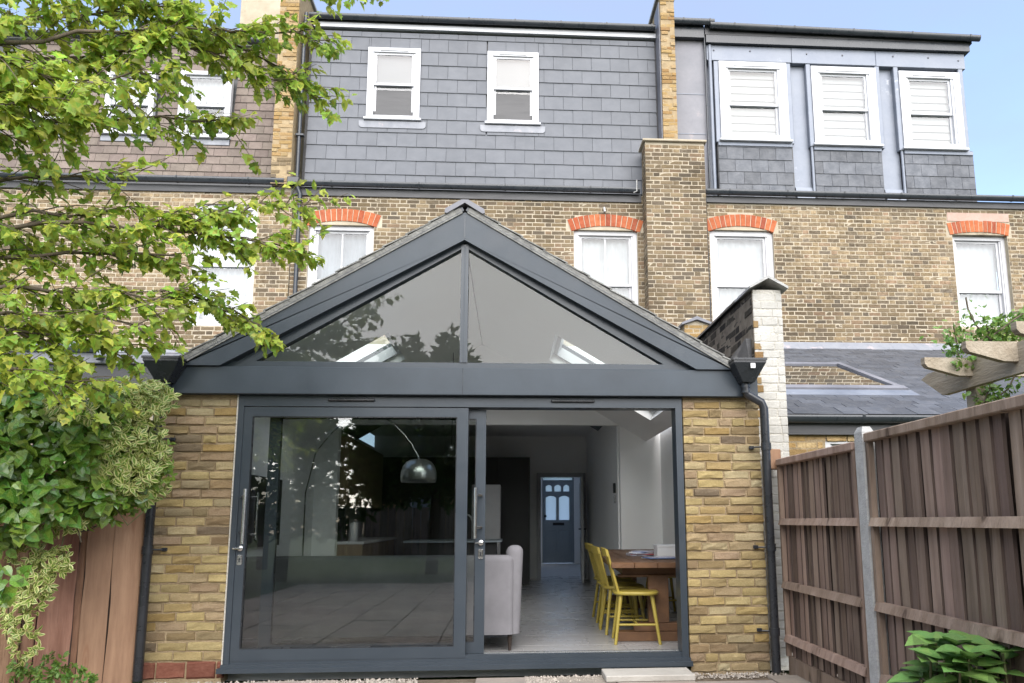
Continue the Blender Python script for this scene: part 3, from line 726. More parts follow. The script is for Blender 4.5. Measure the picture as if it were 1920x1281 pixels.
b = MB(); b.hexa([(8.78, 12.75, 7.0), (11.5, 12.75, 7.0), (11.5, 17, 7.0), (8.78, 17, 7.0), (8.78, 15.2, 7.75), (11.5, 16.2, 7.75), (11.5, 17, 7.75), (8.78, 17, 7.75)])
obj('main_roof', b, 'slate_nat', H1)
b = MB(); b.tube([(3.62, DY - .04, 10.3), (3.62, DY - .04, 7.1)], .02, 8); obj('downpipe', b, 'gutter', H1)

# ---- house on the left, mostly behind the tree
H2 = thing('terraced_house', 'brick terraced house with brown tiled mansard behind the tree', 'house', (-7, YW, 0))
ops = [(-5.44, -4.38, 4.5, 6.62)]
wl = MB(); holed(wl, -11, -3.80, 2.0, 6.95, YW + .004, YW + .3, ops)
wall2 = obj('wall', wl, 'mortar_pale', H2)
lay(wall2, courses(0, 6.2, 4.0, 6.88, .0755, FLEM, lambda z: [(4.55, 5.63)] if 4.47 < z < 6.7 else []), (-10, YW, 0), (1, 0, 0), (0, -1, 0), 'old_brick', .02, 300, seen_up)
sash_window(H2, -5.44, -4.38, 4.5, 6.62, YW + .05, 'white_paint', .08, True, 'curtain', 'curtain', False, .5, back=.12)
obj('eaves_board', MB().box(-11, -3.95, YW - .03, YW + .1, 6.82, 6.94), 'fascia_dark', H2)
gutter(H2, -11, -3.92, YW - .10, 7.04, .066, 1.2)
def ly(z): return 12.72 + (z - 7.1) * .12
b = MB(); b.hexa([(-11, ly(7.0) + .03, 7.0), (-4.15, ly(7.0) + .03, 7.0), (-4.15, 14, 7.0), (-11, 14, 7.0), (-11, ly(10) + .03, 10.0), (-4.15, ly(10) + .03, 10.0), (-4.15, 14, 10.0), (-11, 14, 10.0)])
tm = obj('mansard', b, 'fascia_dark', H2)
lw = [(-5.93, -5.03, 7.95, 9.2), (-7.2, -6.36, 7.98, 9.15), (-8.45, -7.68, 8.02, 9.15)]
slate_rows(tm, -8.9, -4.17, 7.1, 9.86, ly, .158, .235, 'clay_tile', [(a - .03, b + .03, c - .17, d + .03) for a, b, c, d in lw], gap=.004, lap=.02, name='roof_tile', tilt=.014, rz=.006)
for a, b, c, d in lw:
    sash_window(H2, a, b, c, d, ly(c) - .05, 'upvc', .07, True, 'curtain', 'curtain', False, .5, back=.1)
    obj('lead_apron', MB().cbox(a - .02, b + .02, ly(c) - .04, ly(c) - .01, c - .16, c - .05, .005), 'lead_pale', H2)
gutter(H2, -10, -4.2, ly(9.9) - .1, 9.98, .06, 1)
obj('eaves_board', MB().box(-11, -4.18, ly(9.9) - .05, 14, 9.88, 10.0), 'white_paint', H2)
obj('chimney_breast', MB().box(-5.2, -4.25, 13.4, 15, 10.0, 11.6), 'mortar_pale', H2)

# ================================================================== the rear extension
YF = 6.2
EX = thing('rear_extension', 'single-storey brick extension with dark grey gable and glazed front', 'building', (-.36, YF, 0))
AX = -.40                                   # ridge line
SL = .5965                                  # rise over run of the roof
ZR = 3.80                                   # outer top of the barge boards at the ridge
# brick piers
for x0, x1, zb in ((-2.815, -2.222, .145), (1.447, 2.10, .0)):
    pr = obj('brick_pier', MB().box(x0 + .004, x1 - .004, YF + .014, YF + .24, -.03, 2.235), 'mortar_yellow', EX)
    ch = .0735
    rows = []
    z = zb; k = 0
    while z < 2.2:
        x = x0; first = True
        off = (0, .112, .05, .15)[k % 4] + R.uniform(-.02, .02)
        while x < x1 - .02:
            ln = .225 if not (first and off > .03) else max(.07, .225 - off)
            if R.random() < .07: ln = .112
            e = min(x + ln, x1)
            if x1 - e < .05: e = x1
            rows.append((x - x0, e - x0 - (.011 if e < x1 else 0) + R.uniform(-.003, .003), z + R.uniform(-.002, .002), min(z + ch - .0125 + R.uniform(-.003, .003), 2.22)))
            x = e; first = False
        z += ch; k += 1
    lay(pr, rows, (x0, YF, 0), (1, 0, 0), (0, -1, 0), 'stock', .05, 400, None, proud=.005, rough=True)
    if zb > .05:
        lay(pr, [(0, .09, .01, .132), (.10, .315, .012, .132), (.328, .545, .01, .133), (.557, .60, .01, .132)], (x0, YF, 0), (1, 0, 0), (0, -1, 0), 'red_plinth', .05, 400, None)
obj('reveal_mortar', MB().box(-2.226, -2.216, YF - .002, YF + .1, .1, 2.23), 'mortar_white', EX)
# side walls of the extension, inside faces plastered
obj('side_wall', MB().box(-2.83, -2.62, YF + .24, 10.2, -.03, 2.36), 'mortar_yellow', EX)
obj('side_wall', MB().box(2.07, 2.12, YF + .24, 10.2, -.03, 2.36), 'mortar_yellow', EX)
# fascia beam and barge boards
obj('fascia', MB().cbox(-2.79, 2.08, YF - .06, YF + .06, 2.226, 2.452, .004), 'anthracite', EX)
def barge(s):
    e = AX + s * 2.28
    top = lambda x: ZR - SL * abs(x - AX)
    p = [(AX, ZR), (AX, ZR - .245), (AX + s * 1.955, 2.4535), (e, 2.4535), (e, top(e))]
    if s > 0: p = p[::-1]
    obj('barge_board', MB().prism(p, YF - .085, YF + .03), 'anthracite', EX)
for s in (-1, 1): barge(s)
obj('joint_strip', MB().box(AX - .0015, AX + .0015, YF - .062, YF - .055, 2.23, 2.45), 'plastic_black', EX)
obj('joint_strip', MB().box(AX - .006, AX + .006, YF - .0885, YF - .08, ZR - .23, ZR - .03), 'alu', EX)
# recessed gable window
def tri(inset, zb):     # triangle under the barge boards, inset from their lower edge
    za = ZR - .245 - inset / math.cos(math.atan(SL))
    hw = (za - zb) / SL
    return za, hw
za, hw = tri(.0, 2.455)
gz, ghw = 3.514, 1.70
fr = MB()
zb = 2.505
for s in (-1, 1):
    # raking frame bar
    o_ = [(AX, ZR - .20), (AX + s * 2.10, ZR - .20 - SL * 2.10)]
    i_ = [(AX, gz), (AX + s * (gz - zb) / SL, zb)]
    p = [o_[0], o_[1], (AX + s * (gz - zb) / SL, zb), i_[0]]
    fr.prism(p if s < 0 else p[::-1], YF - .02, YF + .06)
fr.box(AX - 2.0, AX + 2.0, YF - .022, YF + .058, 2.453, zb)
fr.box(AX - .03, AX + .033, YF - .03, YF + .062, zb, gz + .02)
gw = obj('gable_window', fr, 'alu', EX)
obj('bead', MB().box(AX - .004, AX + .007, YF - .033, YF - .029, zb, gz), 'anthracite', gw)
for s in (-1, 1):
    hx = (gz - zb) / SL
    p = [(AX + s * .028, zb - .002), (AX + s * hx, zb - .002), (AX + s * .028, gz - SL * .028)]
    obj('pane', MB().prism(p if s > 0 else p[::-1], YF + .02, YF + .026), 'glass_gable', gw)
# sliding door set
df = MB()
X0, X1 = -2.214, 1.438
df.box(X0, X0 + .045, YF + .0, YF + .16, .085, 2.222); df.box(X1 - .055, X1, YF + .0, YF + .16, .085, 2.222)
df.box(X0 + .045, X1 - .055, YF + .001, YF + .16, 2.135, 2.222); df.box(X0 + .045, X1 - .055, YF + .012, YF + .16, .085, .152)
df.box(X0 - .03, X1 + .02, YF - .05, YF + .012, .052, .088); df.box(X0 - .01, X1 + .01, YF - .02, YF + .01, .088, .112)
frm = obj('door_frame', df, 'alu', EX)
obj('track', MB().box(X0 + .05, X1 - .06, YF + .09, YF + .1, .152, .160), 'steel', frm)
for a, b in ((-1.495, -1.118), (.333, .70)):
    obj('trickle_vent', MB().cbox(a, b, YF - .022, YF + .002, 2.178, 2.200, .006), 'plastic_black', frm)
def panel(x0, x1, y, ls, rs, z0=.135, z1=2.128, tr=.075, br=.085):
    t = MB(); t.box(x0, x0 + ls, y, y + .05, z0, z1); t.box(x1 - rs, x1, y, y + .05, z0, z1)
    t.box(x0 + ls, x1 - rs, y + .0005, y + .05, z1 - tr, z1); t.box(x0 + ls, x1 - rs, y + .0005, y + .05, z0, z0 + br)
    q = obj('sliding_panel', t, 'alu', EX)
    obj('pane', MB().box(x0 + ls - .005, x1 - rs + .005, y + .022, y + .028, z0 + br - .005, z1 - tr + .005), 'glass_door', q)
    g_ = MB(); 
    for (a, b, c, d) in ((x0 + ls, x0 + ls + .008, z0 + br, z1 - tr), (x1 - rs - .008, x1 - rs, z0 + br, z1 - tr), (x0 + ls + .008, x1 - rs - .008, z1 - tr - .008, z1 - tr), (x0 + ls + .008, x1 - rs - .008, z0 + br, z0 + br + .008)):
        g_.box(a, b, y + .004, y + .0215, c, d)
    obj('gasket', g_, 'plastic_black', q)
    return q
pA = panel(X0 + .046, -.352, YF + .008, .068, .091)
pB = panel(-1.98, -.207, YF + .075, .091, .079, .155, 2.122)
def handle(par, x, y, z0, z1, s):
    b = MB(); b.tube([(x, y - .075, z0), (x, y - .075, z1)], .0155, 12)
    for z in (z0 + .09, z1 - .06): b.tube([(x, y - .075, z), (x + s * .045, y - .04, z), (x + s * .045, y + .002, z)], .011, 8)
    obj('handle', b, 'steel', par)
    b = MB(); b.lathe([(0, -.016), (.02, -.016), (.024, -.012), (.024, 0)], (x + s * .045, y, z0 - .035), 14, 'y')
    b.cbox(x + s * .045 - .05, x + s * .045 + .012, y - .045, y - .03, z0 - .043, z0 - .029, .004); b.tube([(x + s * .045, y - .04, z0 - .036), (x + s * .045, y, z0 - .036)], .008, 8)
    obj('lever', b, 'steel', par)
    b = MB(); b.cbox(x + s * .045 - .02, x + s * .045 + .02, y - .012, y + .001, z0 - .165, z0 - .085, .009)
    obj('lock_plate', b, 'steel', par)
    obj('keyhole', MB().cbox(x + s * .045 - .006, x + s * .045 + .006, y - .0145, y - .011, z0 - .145, z0 - .108, .002), 'plastic_black', par)
handle(pA, -2.098, YF + .008, 1.03, 1.46, -.8)
handle(pB, -.285, YF + .075, 1.06, 1.47, 1)
# inner pull bar on the far side of the first panel
b = MB(); b.tube([(-2.06, YF + .115, 1.06), (-2.06, YF + .115, 1.44)], .012, 10)
for z in (1.1, 1.4): b.tube([(-2.06, YF + .115, z), (-2.09, YF + .06, z)], .008, 8)
obj('inner_handle', b, 'steel', pA)
# the roof: two slopes, each with an opening for a roof window
ca = math.cos(math.atan(SL)); sa = math.sin(math.atan(SL))
def slope(s, name, m, off, th, y0, y1, l0, l1, hole, par, gap=.002):
    """slab of the roof; off = height of its underside above the barge line, hole = (l0,l1,y0,y1) in slope length"""
    def pt(l, y, h): return (AX + s * (l * ca + h * sa), y, ZR - l * sa + h * ca)
    b = MB(); h0, h1 = off, off + th
    def blk(a, c, p, q):
        if c - a < 1e-4 or q - p < 1e-4: return
        P = [pt(a, p, h0), pt(c, p, h0), pt(c, q, h0), pt(a, q, h0), pt(a, p, h1), pt(c, p, h1), pt(c, q, h1), pt(a, q, h1)]
        b.hexa(P)
    a, c, p, q = hole
    blk(l0, a, y0, y1); blk(c, l1, y0, y1); blk(a, c, y0, p); blk(a, c, q, y1)
    return obj(name, b, m, par)
LH = {}
for s in (-1, 1):
    hl = (1.09, 2.5)  # openings lengthened down the slope, out of view, to brighten the room
    hole = (hl[0], hl[1], 7.58, 8.85)
    rf = slope(s, 'roof_slope', 'slate_nat', .012, .035, YF - .10, 12.58, .0 if s < 0 else 0, 2.74, hole, EX)
    slope(s, 'ceiling', 'plaster', -.155, .16, YF + .075, 10.3, .10, 2.72, hole, EX)
    def pt(l, y, h): return (AX + s * (l * ca + h * sa), y, ZR - l * sa + h * ca)
    b = MB()
    for a, c, p, q in ((hl[0] - .04, hl[0] + .03, 7.54, 8.89), (hl[1] - .03, hl[1] + .04, 7.54, 8.89), (hl[0] + .03, hl[1] - .03, 7.54, 7.61), (hl[0] + .03, hl[1] - .03, 8.82, 8.89)):
        b.hexa([pt(a, p, .05), pt(c, p, .05), pt(c, q, .05), pt(a, q, .05), pt(a, p, .10), pt(c, p, .10), pt(c, q, .10), pt(a, q, .10)])
    sk = obj('roof_window', b, 'alu', EX)
    obj('pane', MB().hexa([pt(hl[0] + .03, 7.61, .07), pt(hl[1] - .03, 7.61, .07), pt(hl[1] - .03, 8.82, .07), pt(hl[0] + .03, 8.82, .07), pt(hl[0] + .03, 7.61, .076), pt(hl[1] - .03, 7.61, .076), pt(hl[1] - .03, 8.82, .076), pt(hl[0] + .03, 8.82, .076)]), 'glass_clear', sk)
    b = MB()
    for a, c, p, q in ((hl[0] + .001, hl[0] + .05, 7.581, 8.849), (hl[1] - .05, hl[1] - .001, 7.581, 8.849), (hl[0] + .05, hl[1] - .05, 7.581, 7.63), (hl[0] + .05, hl[1] - .05, 8.80, 8.849)):
        b.hexa([pt(a, p, -.06), pt(c, p, -.06), pt(c, q, -.06), pt(a, q, -.06), pt(a, p, .048), pt(c, p, .048), pt(c, q, .048), pt(a, q, .048)])
    obj('lining', b, 'upvc', sk)
    # slates along the verge and a dark undercloak below them
    l = .08; k = 0
    while l < 2.62:
        b = MB(); e = min(l + .235, 2.66); h = .012
        for lay_, (y_, hh) in enumerate(((-.112, .048),)):
            b.hexa([pt(l, YF + y_ + R.uniform(-.004, .004), hh), pt(e, YF + y_ + R.uniform(-.004, .004), hh + .014), pt(e, YF + .25, hh + .014), pt(l, YF + .25, hh), pt(l, YF + y_, hh + .010), pt(e, YF + y_, hh + .024), pt(e, YF + .25, hh + .024), pt(l, YF + .25, hh + .010)])
        obj('verge_slate', b, 'verge', rf)
        l += .22; k += 1
    obj('verge_mortar', MB().hexa([pt(.02, YF - .098, .0), pt(2.66, YF - .098, .0), pt(2.66, YF + .1, .0), pt(.02, YF + .1, .0), pt(.02, YF - .104, .05), pt(2.66, YF - .104, .05), pt(2.66, YF + .1, .05), pt(.02, YF + .1, .05)]), 'verge', rf)
# ridge tiles
y = YF - .125
while y < 12.4:
    b = MB(); e = y + .44
    p = [(AX - .17, ZR - .02), (AX - .15, ZR - .025), (AX, ZR + .07), (AX + .15, ZR - .025), (AX + .17, ZR - .02), (AX + .165, ZR + .015), (AX + .03, ZR + .098), (AX - .03, ZR + .098), (AX - .165, ZR + .015)]
    b.prism(p[::-1], y, e); obj('ridge_tile', b, 'fascia_dark' if y > 7 else 'lead_dark', EX)
    y += .45
obj('back_gable', MB().prism([(-2.6, 2.86), (2.0, 2.86), (AX, ZR - .05)], 10.31, 10.4), 'plaster', EX)

# ---- rainwater pipes with hoppers
def hopper(name, label, cx, zt, pts, clips, cat='downpipe', wtop=.135, sticker=False):
    t = thing(name, label, cat, (pts[-1][0], pts[-1][1], 0))
    y0, y1 = YF - .24, YF - .062
    b = MB(); h = .19
    top = [(cx - wtop, y0), (cx + wtop, y0), (cx + wtop, y1), (cx - wtop, y1)]
    bot = [(cx - .05, y0 + .05), (cx + .05, y0 + .05), (cx + .05, y1), (cx - .05, y1)]
    ring = [(p[0], p[1], zt) for p in top] + [(p[0], p[1], zt - .035) for p in top] + [(p[0], p[1], zt - h) for p in bot]
    b.add(ring, [(i, i + 4, (i + 1) % 4 + 4, (i + 1) % 4) for i in range(4)] + [(i + 4, i + 8, (i + 1) % 4 + 8, (i + 1) % 4 + 4) for i in range(4)] + [(8, 11, 10, 9)])
    b.box(cx - wtop - .008, cx + wtop + .008, y0 - .008, y1 - .001, zt - .016, zt + .002)
    b.box(cx - wtop + .01, cx + wtop - .01, y0 + .01, y1 - .01, zt - .03, zt - .02)
    hp = obj('hopper', b, 'plastic_black', t)
    if sticker: obj('sticker', MB().box(cx - .0, cx + .038, y0 - .012, y0 - .0085, zt - .085, zt - .045), 'paper_white', hp)
    obj('pipe', MB().tube(pts, .036, 12), 'plastic_black', t)
    for z in clips:
        q = MB(); xx, yy = pts[-1][0], pts[-1][1]
        q.tube([(xx, yy, z - .03), (xx, yy, z + .03)], .042, 12)
        q.tube([(xx - .005, yy + .03, z), (xx + (.085 if cx < 0 else -.085), yy + .055, z)], .008, 6); q.cbox(xx + (.07 if cx < 0 else -.11), xx + (.11 if cx < 0 else -.07), YF - .022, YF + .002, z - .014, z + .014, .003)
        obj('pipe_clip', q, 'plastic_black', t)
    q = MB()
    for z in (2.30, 2.255): q.tube([(pts[0][0], pts[0][1], z - .008), (pts[0][0], pts[0][1], z + .008)], .041, 12)
    obj('collar', q, 'plastic_black', t)
yp = YF - .115
hopper('rainwater_pipe', 'black downpipe with hopper between the old fence and the brick pier', -2.75, 2.492, [(-2.75, yp, 2.31), (-2.75, yp, 2.22), (-2.785, yp + .02, 2.13), (-2.80, yp + .02, 2.05), (-2.80, yp + .02, .02)], (1.86, .99))
hopper('rainwater_pipe', 'black downpipe with hopper beside the white painted wall end', 1.965, 2.52, [(1.955, yp, 2.34), (1.955, yp, 2.27), (1.97, yp, 2.235), (2.085, yp, 2.17), (2.105, yp, 2.12), (2.108, yp, .01)], (1.80, .98, .32), sticker=True)

# ================================================================== party wall with white painted end
PW = thing('party_wall', 'brick garden party wall with white painted end and sloped coping', 'wall', (2.28, 6.35, 0))
pw = obj('core', MB().box(2.145, 2.40, 6.354, 12.2, -.03, 3.23), 'mortar_white', PW)
lay(pw, [(a, b, c, d) for a, b, c, d in courses(0, .262, 0, 3.22, .0745, [[.262, .262], [.15, .112]], None, .008)], (2.142, 6.35, 0), (1, 0, 0), (0, -1, 0), 'white_brick', .014, 300, None, proud=.003)
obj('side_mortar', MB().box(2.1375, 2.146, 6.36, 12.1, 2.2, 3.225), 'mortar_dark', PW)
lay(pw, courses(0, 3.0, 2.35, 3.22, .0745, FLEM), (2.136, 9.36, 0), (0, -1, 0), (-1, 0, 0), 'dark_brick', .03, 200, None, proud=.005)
# bare unpainted bricks left along the painted edge
for z in (2.88, 2.68, 2.60, 2.45, 2.375, 2.30, 2.155, 2.08):
    lay(pw, [(0, R.uniform(.04, .075), z, z + .064)], (2.138, 6.345, 0), (1, 0, 0), (0, -1, 0), 'yellow_old', .03, 10, None)
cp = MB()
y = 6.28
for k in range(13):
    e = y + .46; b = MB()
    p = [(2.095, 3.222), (2.27, 3.318), (2.445, 3.222), (2.445, 3.245), (2.27, 3.345), (2.095, 3.245)]
    b.prism(p, y, e - .008); obj('coping', b, 'fascia_dark' if k else 'concrete', PW)
    y = e
obj('lead_flashing', MB().hexa([(2.118, 6.42, 2.50), (2.135, 6.42, 2.50), (2.135, 7.3, 2.54), (2.118, 7.3, 2.54), (2.085, 6.42, 2.80), (2.1345, 6.42, 2.80), (2.1345, 7.3, 2.70), (2.115, 7.3, 2.70)]), 'fascia_dark', PW)
SC = thing('coped_wall', 'short brick wall with small pitched coping behind the extension roof', 'wall', (3.05, 11.9, 3.5))
scb = obj('core', MB().prism([(2.85, 3.6), (3.25, 3.6), (3.25, 4.40), (3.05, 4.46), (2.85, 4.40)], 11.9, 12.25), 'mortar_pale', SC)
lay(scb, courses(0, .41, 3.95, 4.38, .075, FLEM), (2.845, 11.895, 0), (1, 0, 0), (0, -1, 0), 'yellow_old', .02, 60, None)
obj('coping', MB().prism([(2.79, 4.375), (3.05, 4.465), (3.31, 4.375), (3.31, 4.41), (3.05, 4.52), (2.79, 4.41)], 11.84, 12.3), 'lead_dark', SC)

# ================================================================== neighbour's slate-roofed back addition
NB = thing('back_addition', 'low brick back addition with slate lean-to roof beyond the fence', 'building', (5, 7.9, 0))
ye, ze = 7.72, 2.30; yt, zt = 12.58, 4.16
pitch = math.atan((zt - ze) / (yt - ye)); cp_, sp_ = math.cos(pitch), math.sin(pitch)
def rp_(x, l, h): return (x, ye + l * cp_ - h * sp_, ze + l * sp_ + h * cp_)
Ltot = (yt - ye) / cp_
b = MB(); b.hexa([rp_(2.44, 0, -.06), rp_(11, 0, -.06), rp_(11, Ltot, -.06), rp_(2.44, Ltot, -.06), rp_(2.44, 0, 0), rp_(11, 0, 0), rp_(11, Ltot, 0), rp_(2.44, Ltot, 0)])
rf = obj('roof', b, 'fascia_dark', NB)
l = -.03; k = 0; cnt = 0; rest = MB()
while l < Ltot - .1:
    ex = .185; xo = 2.46 - (.135 if k % 2 else 0) + R.uniform(-.02, .02); x = xo
    while x < 8.6:
        a, b_ = max(x, 2.46), x + .268; x += .27
        if b_ - a < .05: continue
        c = ((a + b_) / 2)
        if 3.15 < l + .1 < 0: continue
        hs = k > 6 and k < 17 and 2.46 < c < 4.86
        o = put('slate', slate_mesh('slate_nat', b_ - a - .003, ex + .1, .007), rf) if cnt < 300 and not hs else None
        M_ = Matrix.Translation(rp_(c, l, .012 + R.uniform(0, .004))) @ Matrix.Rotation(pitch - pi / 2 + .035 + R.uniform(-.008, .008), 4, 'X') @ Matrix.Rotation(R.uniform(-.008, .008), 4, 'Y')
        if o: o.matrix_basis = M_; cnt += 1
        elif not hs:
            t = MB().box(-(b_ - a - .003) / 2, (b_ - a - .003) / 2, -.007, 0, 0, ex + .1); rest.add([M_ @ Vector(v) for v in t.v], t.f)
    l += ex; k += 1
if rest.v: tag(obj('slating', rest, 'slate_nat', rf), kind='stuff')
# its roof window
b = MB(); wl0, wl1, wx1 = 1.30, 3.05, 4.86
for a, c, p, q in ((2.46, wx1, wl0 - .13, wl0), (2.46, wx1, wl1 - .02, wl1 + .08), (wx1 - .09, wx1, wl0, wl1 - .02)):
    b.hexa([rp_(a, p, .0), rp_(c, p, .0), rp_(c, q, .0), rp_(a, q, .0), rp_(a, p, .075), rp_(c, p, .075), rp_(c, q, .085), rp_(a, q, .085)])
rw = obj('roof_window', b, 'lead_dark', NB)
obj('pane', MB().hexa([rp_(2.46, wl0, .05), rp_(wx1 - .09, wl0, .05), rp_(wx1 - .09, wl1 - .02, .05), rp_(2.46, wl1 - .02, .05), rp_(2.46, wl0, .056), rp_(wx1 - .09, wl0, .056), rp_(wx1 - .09, wl1 - .02, .056), rp_(2.46, wl1 - .02, .056)]), 'glass_window', rw)
obj('window_apron', MB().hexa([rp_(2.46, wl0 - .36, .026), rp_(wx1 + .03, wl0 - .36, .026), rp_(wx1 + .03, wl0 - .13, .03), rp_(2.46, wl0 - .13, .03), rp_(2.46, wl0 - .36, .032), rp_(wx1 + .03, wl0 - .36, .032), rp_(wx1 + .03, wl0 - .13, .05), rp_(2.46, wl0 - .13, .05)]), 'lead', rw)
obj('room_blind', MB().hexa([rp_(2.46, wl0, -.01), rp_(wx1, wl0, -.01), rp_(wx1, wl1, -.01), rp_(2.46, wl1, -.01), rp_(2.46, wl0, .004), rp_(wx1, wl0, .004), rp_(wx1, wl1, .004), rp_(2.46, wl1, .004)]), 'grey_curtain', rw)
for k in range(14):
    x = 2.46 + k * .42
    obj('lead_flashing', MB().hexa([(x, YW - .22, zt - .06), (x + .418, YW - .22, zt - .06), (x + .418, YW, zt + .0), (x, YW, zt + .0), (x, YW - .22, zt - .052), (x + .418, YW - .22, zt - .052), (x + .418, YW - .025, zt + .12), (x, YW - .025, zt + .12)]), 'lead_pale', NB)
obj('eaves_board', MB().box(2.46, 8, ye + .0, ye + .1, 2.09, 2.25), 'fascia_dark', NB)
gutter(NB, 2.50, 8.0, ye - .055, 2.285, .056, .86)
holed_b = MB(); holed(holed_b, 2.42, 8, -.03, 2.14, ye + .064, ye + .25, [(3.34, 4.3, .9, 2.06)])
nw = obj('wall', holed_b, 'mortar_yellow', NB)
lay(nw, courses(0, 5.5, 1.5, 2.10, .075, STRE, lambda z: [(.88, 1.9)] if z < 2.06 else []), (2.43, ye + .06, 0), (1, 0, 0), (0, -1, 0), 'yellow_old', .03, 120, None)
sash_window(NB, 3.34, 4.3, .9, 2.06, ye + .08, 'white_paint', .06, True, 'curtain', 'curtain', False)
obj('torn_membrane', MB().add([(2.41, ye - .10, 2.24), (2.47, ye - .13, 2.22), (2.50, ye - .08, 2.34), (2.44, ye - .04, 2.42), (2.40, ye - .02, 2.5), (2.42, ye - .12, 2.33), (2.455, ye - .15, 2.27)], [(0, 1, 6, 5), (5, 6, 2, 3), (5, 3, 4)], True), 'mortar_white', NB)
# the next addition further along
NC = thing('back_addition', 'far slate-roofed addition glimpsed behind the pergola post', 'building', (9, 9.4, 0))
obj('roof', MB().hexa([(6.2, 9.4, 2.72), (13, 9.4, 2.72), (13, 12.5, 3.9), (6.2, 12.5, 3.9), (6.2, 9.4, 2.80), (13, 9.4, 2.80), (13, 12.5, 3.98), (6.2, 12.5, 3.98)]), 'slate_nat', NC)
obj('wall', MB().box(6.3, 13, 9.5, 9.7, -.03, 2.72), 'yellow_old', NC)
gutter(NC, 6.2, 13, 9.33, 2.74, .055, 1)
# neighbour's flat-roofed addition on the other side
ND = thing('back_addition', 'flat-roofed grey addition with pale roof edge behind the tree', 'building', (-5, 8.2, 0))
obj('wall', MB().box(-8.5, -2.95, 8.2, 12.5, -.03, 2.62), 'mortar_pale', ND)
obj('roof_edge', MB().cbox(-8.6, -2.86, 8.05, 12.5, 2.86, 2.98, .01), 'lead_pale', ND)
obj('fascia', MB().box(-8.55, -2.9, 8.1, 12.5, 2.62, 2.86), 'fascia_dark', ND)
obj('roof_sheet', MB().hexa([(-8.6, 8.05, 2.981), (-2.86, 8.05, 2.981), (-2.86, 12.55, 2.981), (-8.6, 12.55, 2.981), (-8.6, 8.07, 3.02), (-2.86, 8.07, 3.02), (-2.86, 12.55, 3.5), (-8.6, 12.55, 3.5)]), 'lead_pale', ND)
obj('vent_cowl', MB().lathe([(.0, .14), (.1, .13), (.13, .06), (.13, -.2), (.11, -.22)], (-3.42, 7.6, 2.62), 16), 'plastic_black', ND)
obj('waste_pipe', MB().tube([(-5.6, 8.0, 3.06), (-4.35, 8.0, 3.03), (-4.3, 8.0, 2.9)], .045, 10), 'lead', ND)
b = MB(); b.tube([(-3.42, 7.6, 2.4), (-3.42, 8.2, 2.3)], .06, 10); obj('vent_pipe', b, 'plastic_black', ND)

# ================================================================== fence on the right
FX = 2.26
FN = thing('wooden_fence', 'brown feather-edge panel fence with concrete post leading away from camera', 'fence', (FX, 4.6, 0))
def feather(par, y0, y1, z0, z1, n, m='fence_wood', step=.105):
    n = round((y1 - y0) / step); step = (y1 - y0) / n; t = y0 + step / 2; me = []
    for v in range(5):
        r = random.Random(v); b = MB(); segs = 6; vs = []
        for i in range(segs + 1):
            z = i / segs; j = r.uniform(-.004, .004); tk = r.uniform(-.001, .001)
            vs += [(0, -.05 + j, z), (-.0165 + tk, -.05 + j, z), (-.007 + tk, .05 + j, z), (0, .05 + j, z)]
        fs = [(4 * i + k, 4 * i + (k + 1) % 4, 4 * i + 4 + (k + 1) % 4, 4 * i + 4 + k) for i in range(segs) for k in range(4)]
        b.add(vs, fs); b.mi = [1 if k % 4 in (0, 2) else 0 for k in range(len(fs))]; b.add(vs[-4:], [(0, 1, 2, 3)]); me.append(b.mesh('board', [m, 'gap_shade']))  # board edges carry the painted shade of the gaps
    k = 0
    while t < y1:
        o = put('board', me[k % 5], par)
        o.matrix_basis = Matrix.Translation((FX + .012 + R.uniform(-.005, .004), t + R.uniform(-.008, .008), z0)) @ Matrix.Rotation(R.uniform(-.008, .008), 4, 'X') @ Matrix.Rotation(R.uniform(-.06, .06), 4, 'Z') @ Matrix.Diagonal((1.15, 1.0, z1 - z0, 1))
        t += step; k += 1
def panel_f(y0, y1, zb, zt):
    obj('added_backing', MB().box(FX + .056, FX + .066, y0 - .02, y1 + .14, zb, zt - .03), 'gap_shade', FN)  # dark sheet added behind the boards so the gaps read as shaded
    feather(FN, y0 + .036, y1 - .036, zb, zt - .02, 0)
    for z in (zb + .14, zb + .56, 1.185):
        b = MB(); hh = .052
        b.hexa([(FX - .058, y0 + .01, z - hh / 2), (FX - .002, y0 + .01, z - hh / 2), (FX - .002, y1 - .01, z - hh / 2), (FX - .058, y1 - .01, z - hh / 2), (FX - .040, y0 + .01, z + hh / 2), (FX - .002, y0 + .01, z + hh / 2), (FX - .002, y1 - .01, z + hh / 2), (FX - .040, y1 - .01, z + hh / 2)])
        obj('rail', b, 'fence_wood', FN)
    obj('capping', MB().cbox(FX - .052, FX + .03, y0 + .005, y1 - .005, zt - .055, zt, .006), 'fence_wood', FN)
    for y in (y0 + .018, y1 - .018):
        obj('end_batten', MB().box(FX - .04, FX - .002, y - .017, y + .017, zb, zt - .056), 'fence_wood', FN)
panel_f(4.74, 6.17, .12, 1.70)
panel_f(2.72, 4.58, .12, 1.735)
b = MB(); b.box(FX - .045, FX + .035, 4.60, 4.71, -.05, 1.75); b.hexa([(FX - .045, 4.60, 1.75), (FX + .035, 4.60, 1.75), (FX + .035, 4.71, 1.75), (FX - .045, 4.71, 1.75), (FX - .03, 4.62, 1.785), (FX + .02, 4.62, 1.785), (FX + .02, 4.69, 1.785), (FX - .03, 4.69, 1.785)])
obj('post', b, 'concrete', FN)
b = MB(); b.box(FX - .07, FX + .05, 2.60, 2.71, -.05, 1.78); obj('post', b, 'concrete', FN)
obj('gravel_board', MB().box(FX - .02, FX + .02, 4.715, 6.17, -.04, .118), 'fence_wood', FN)
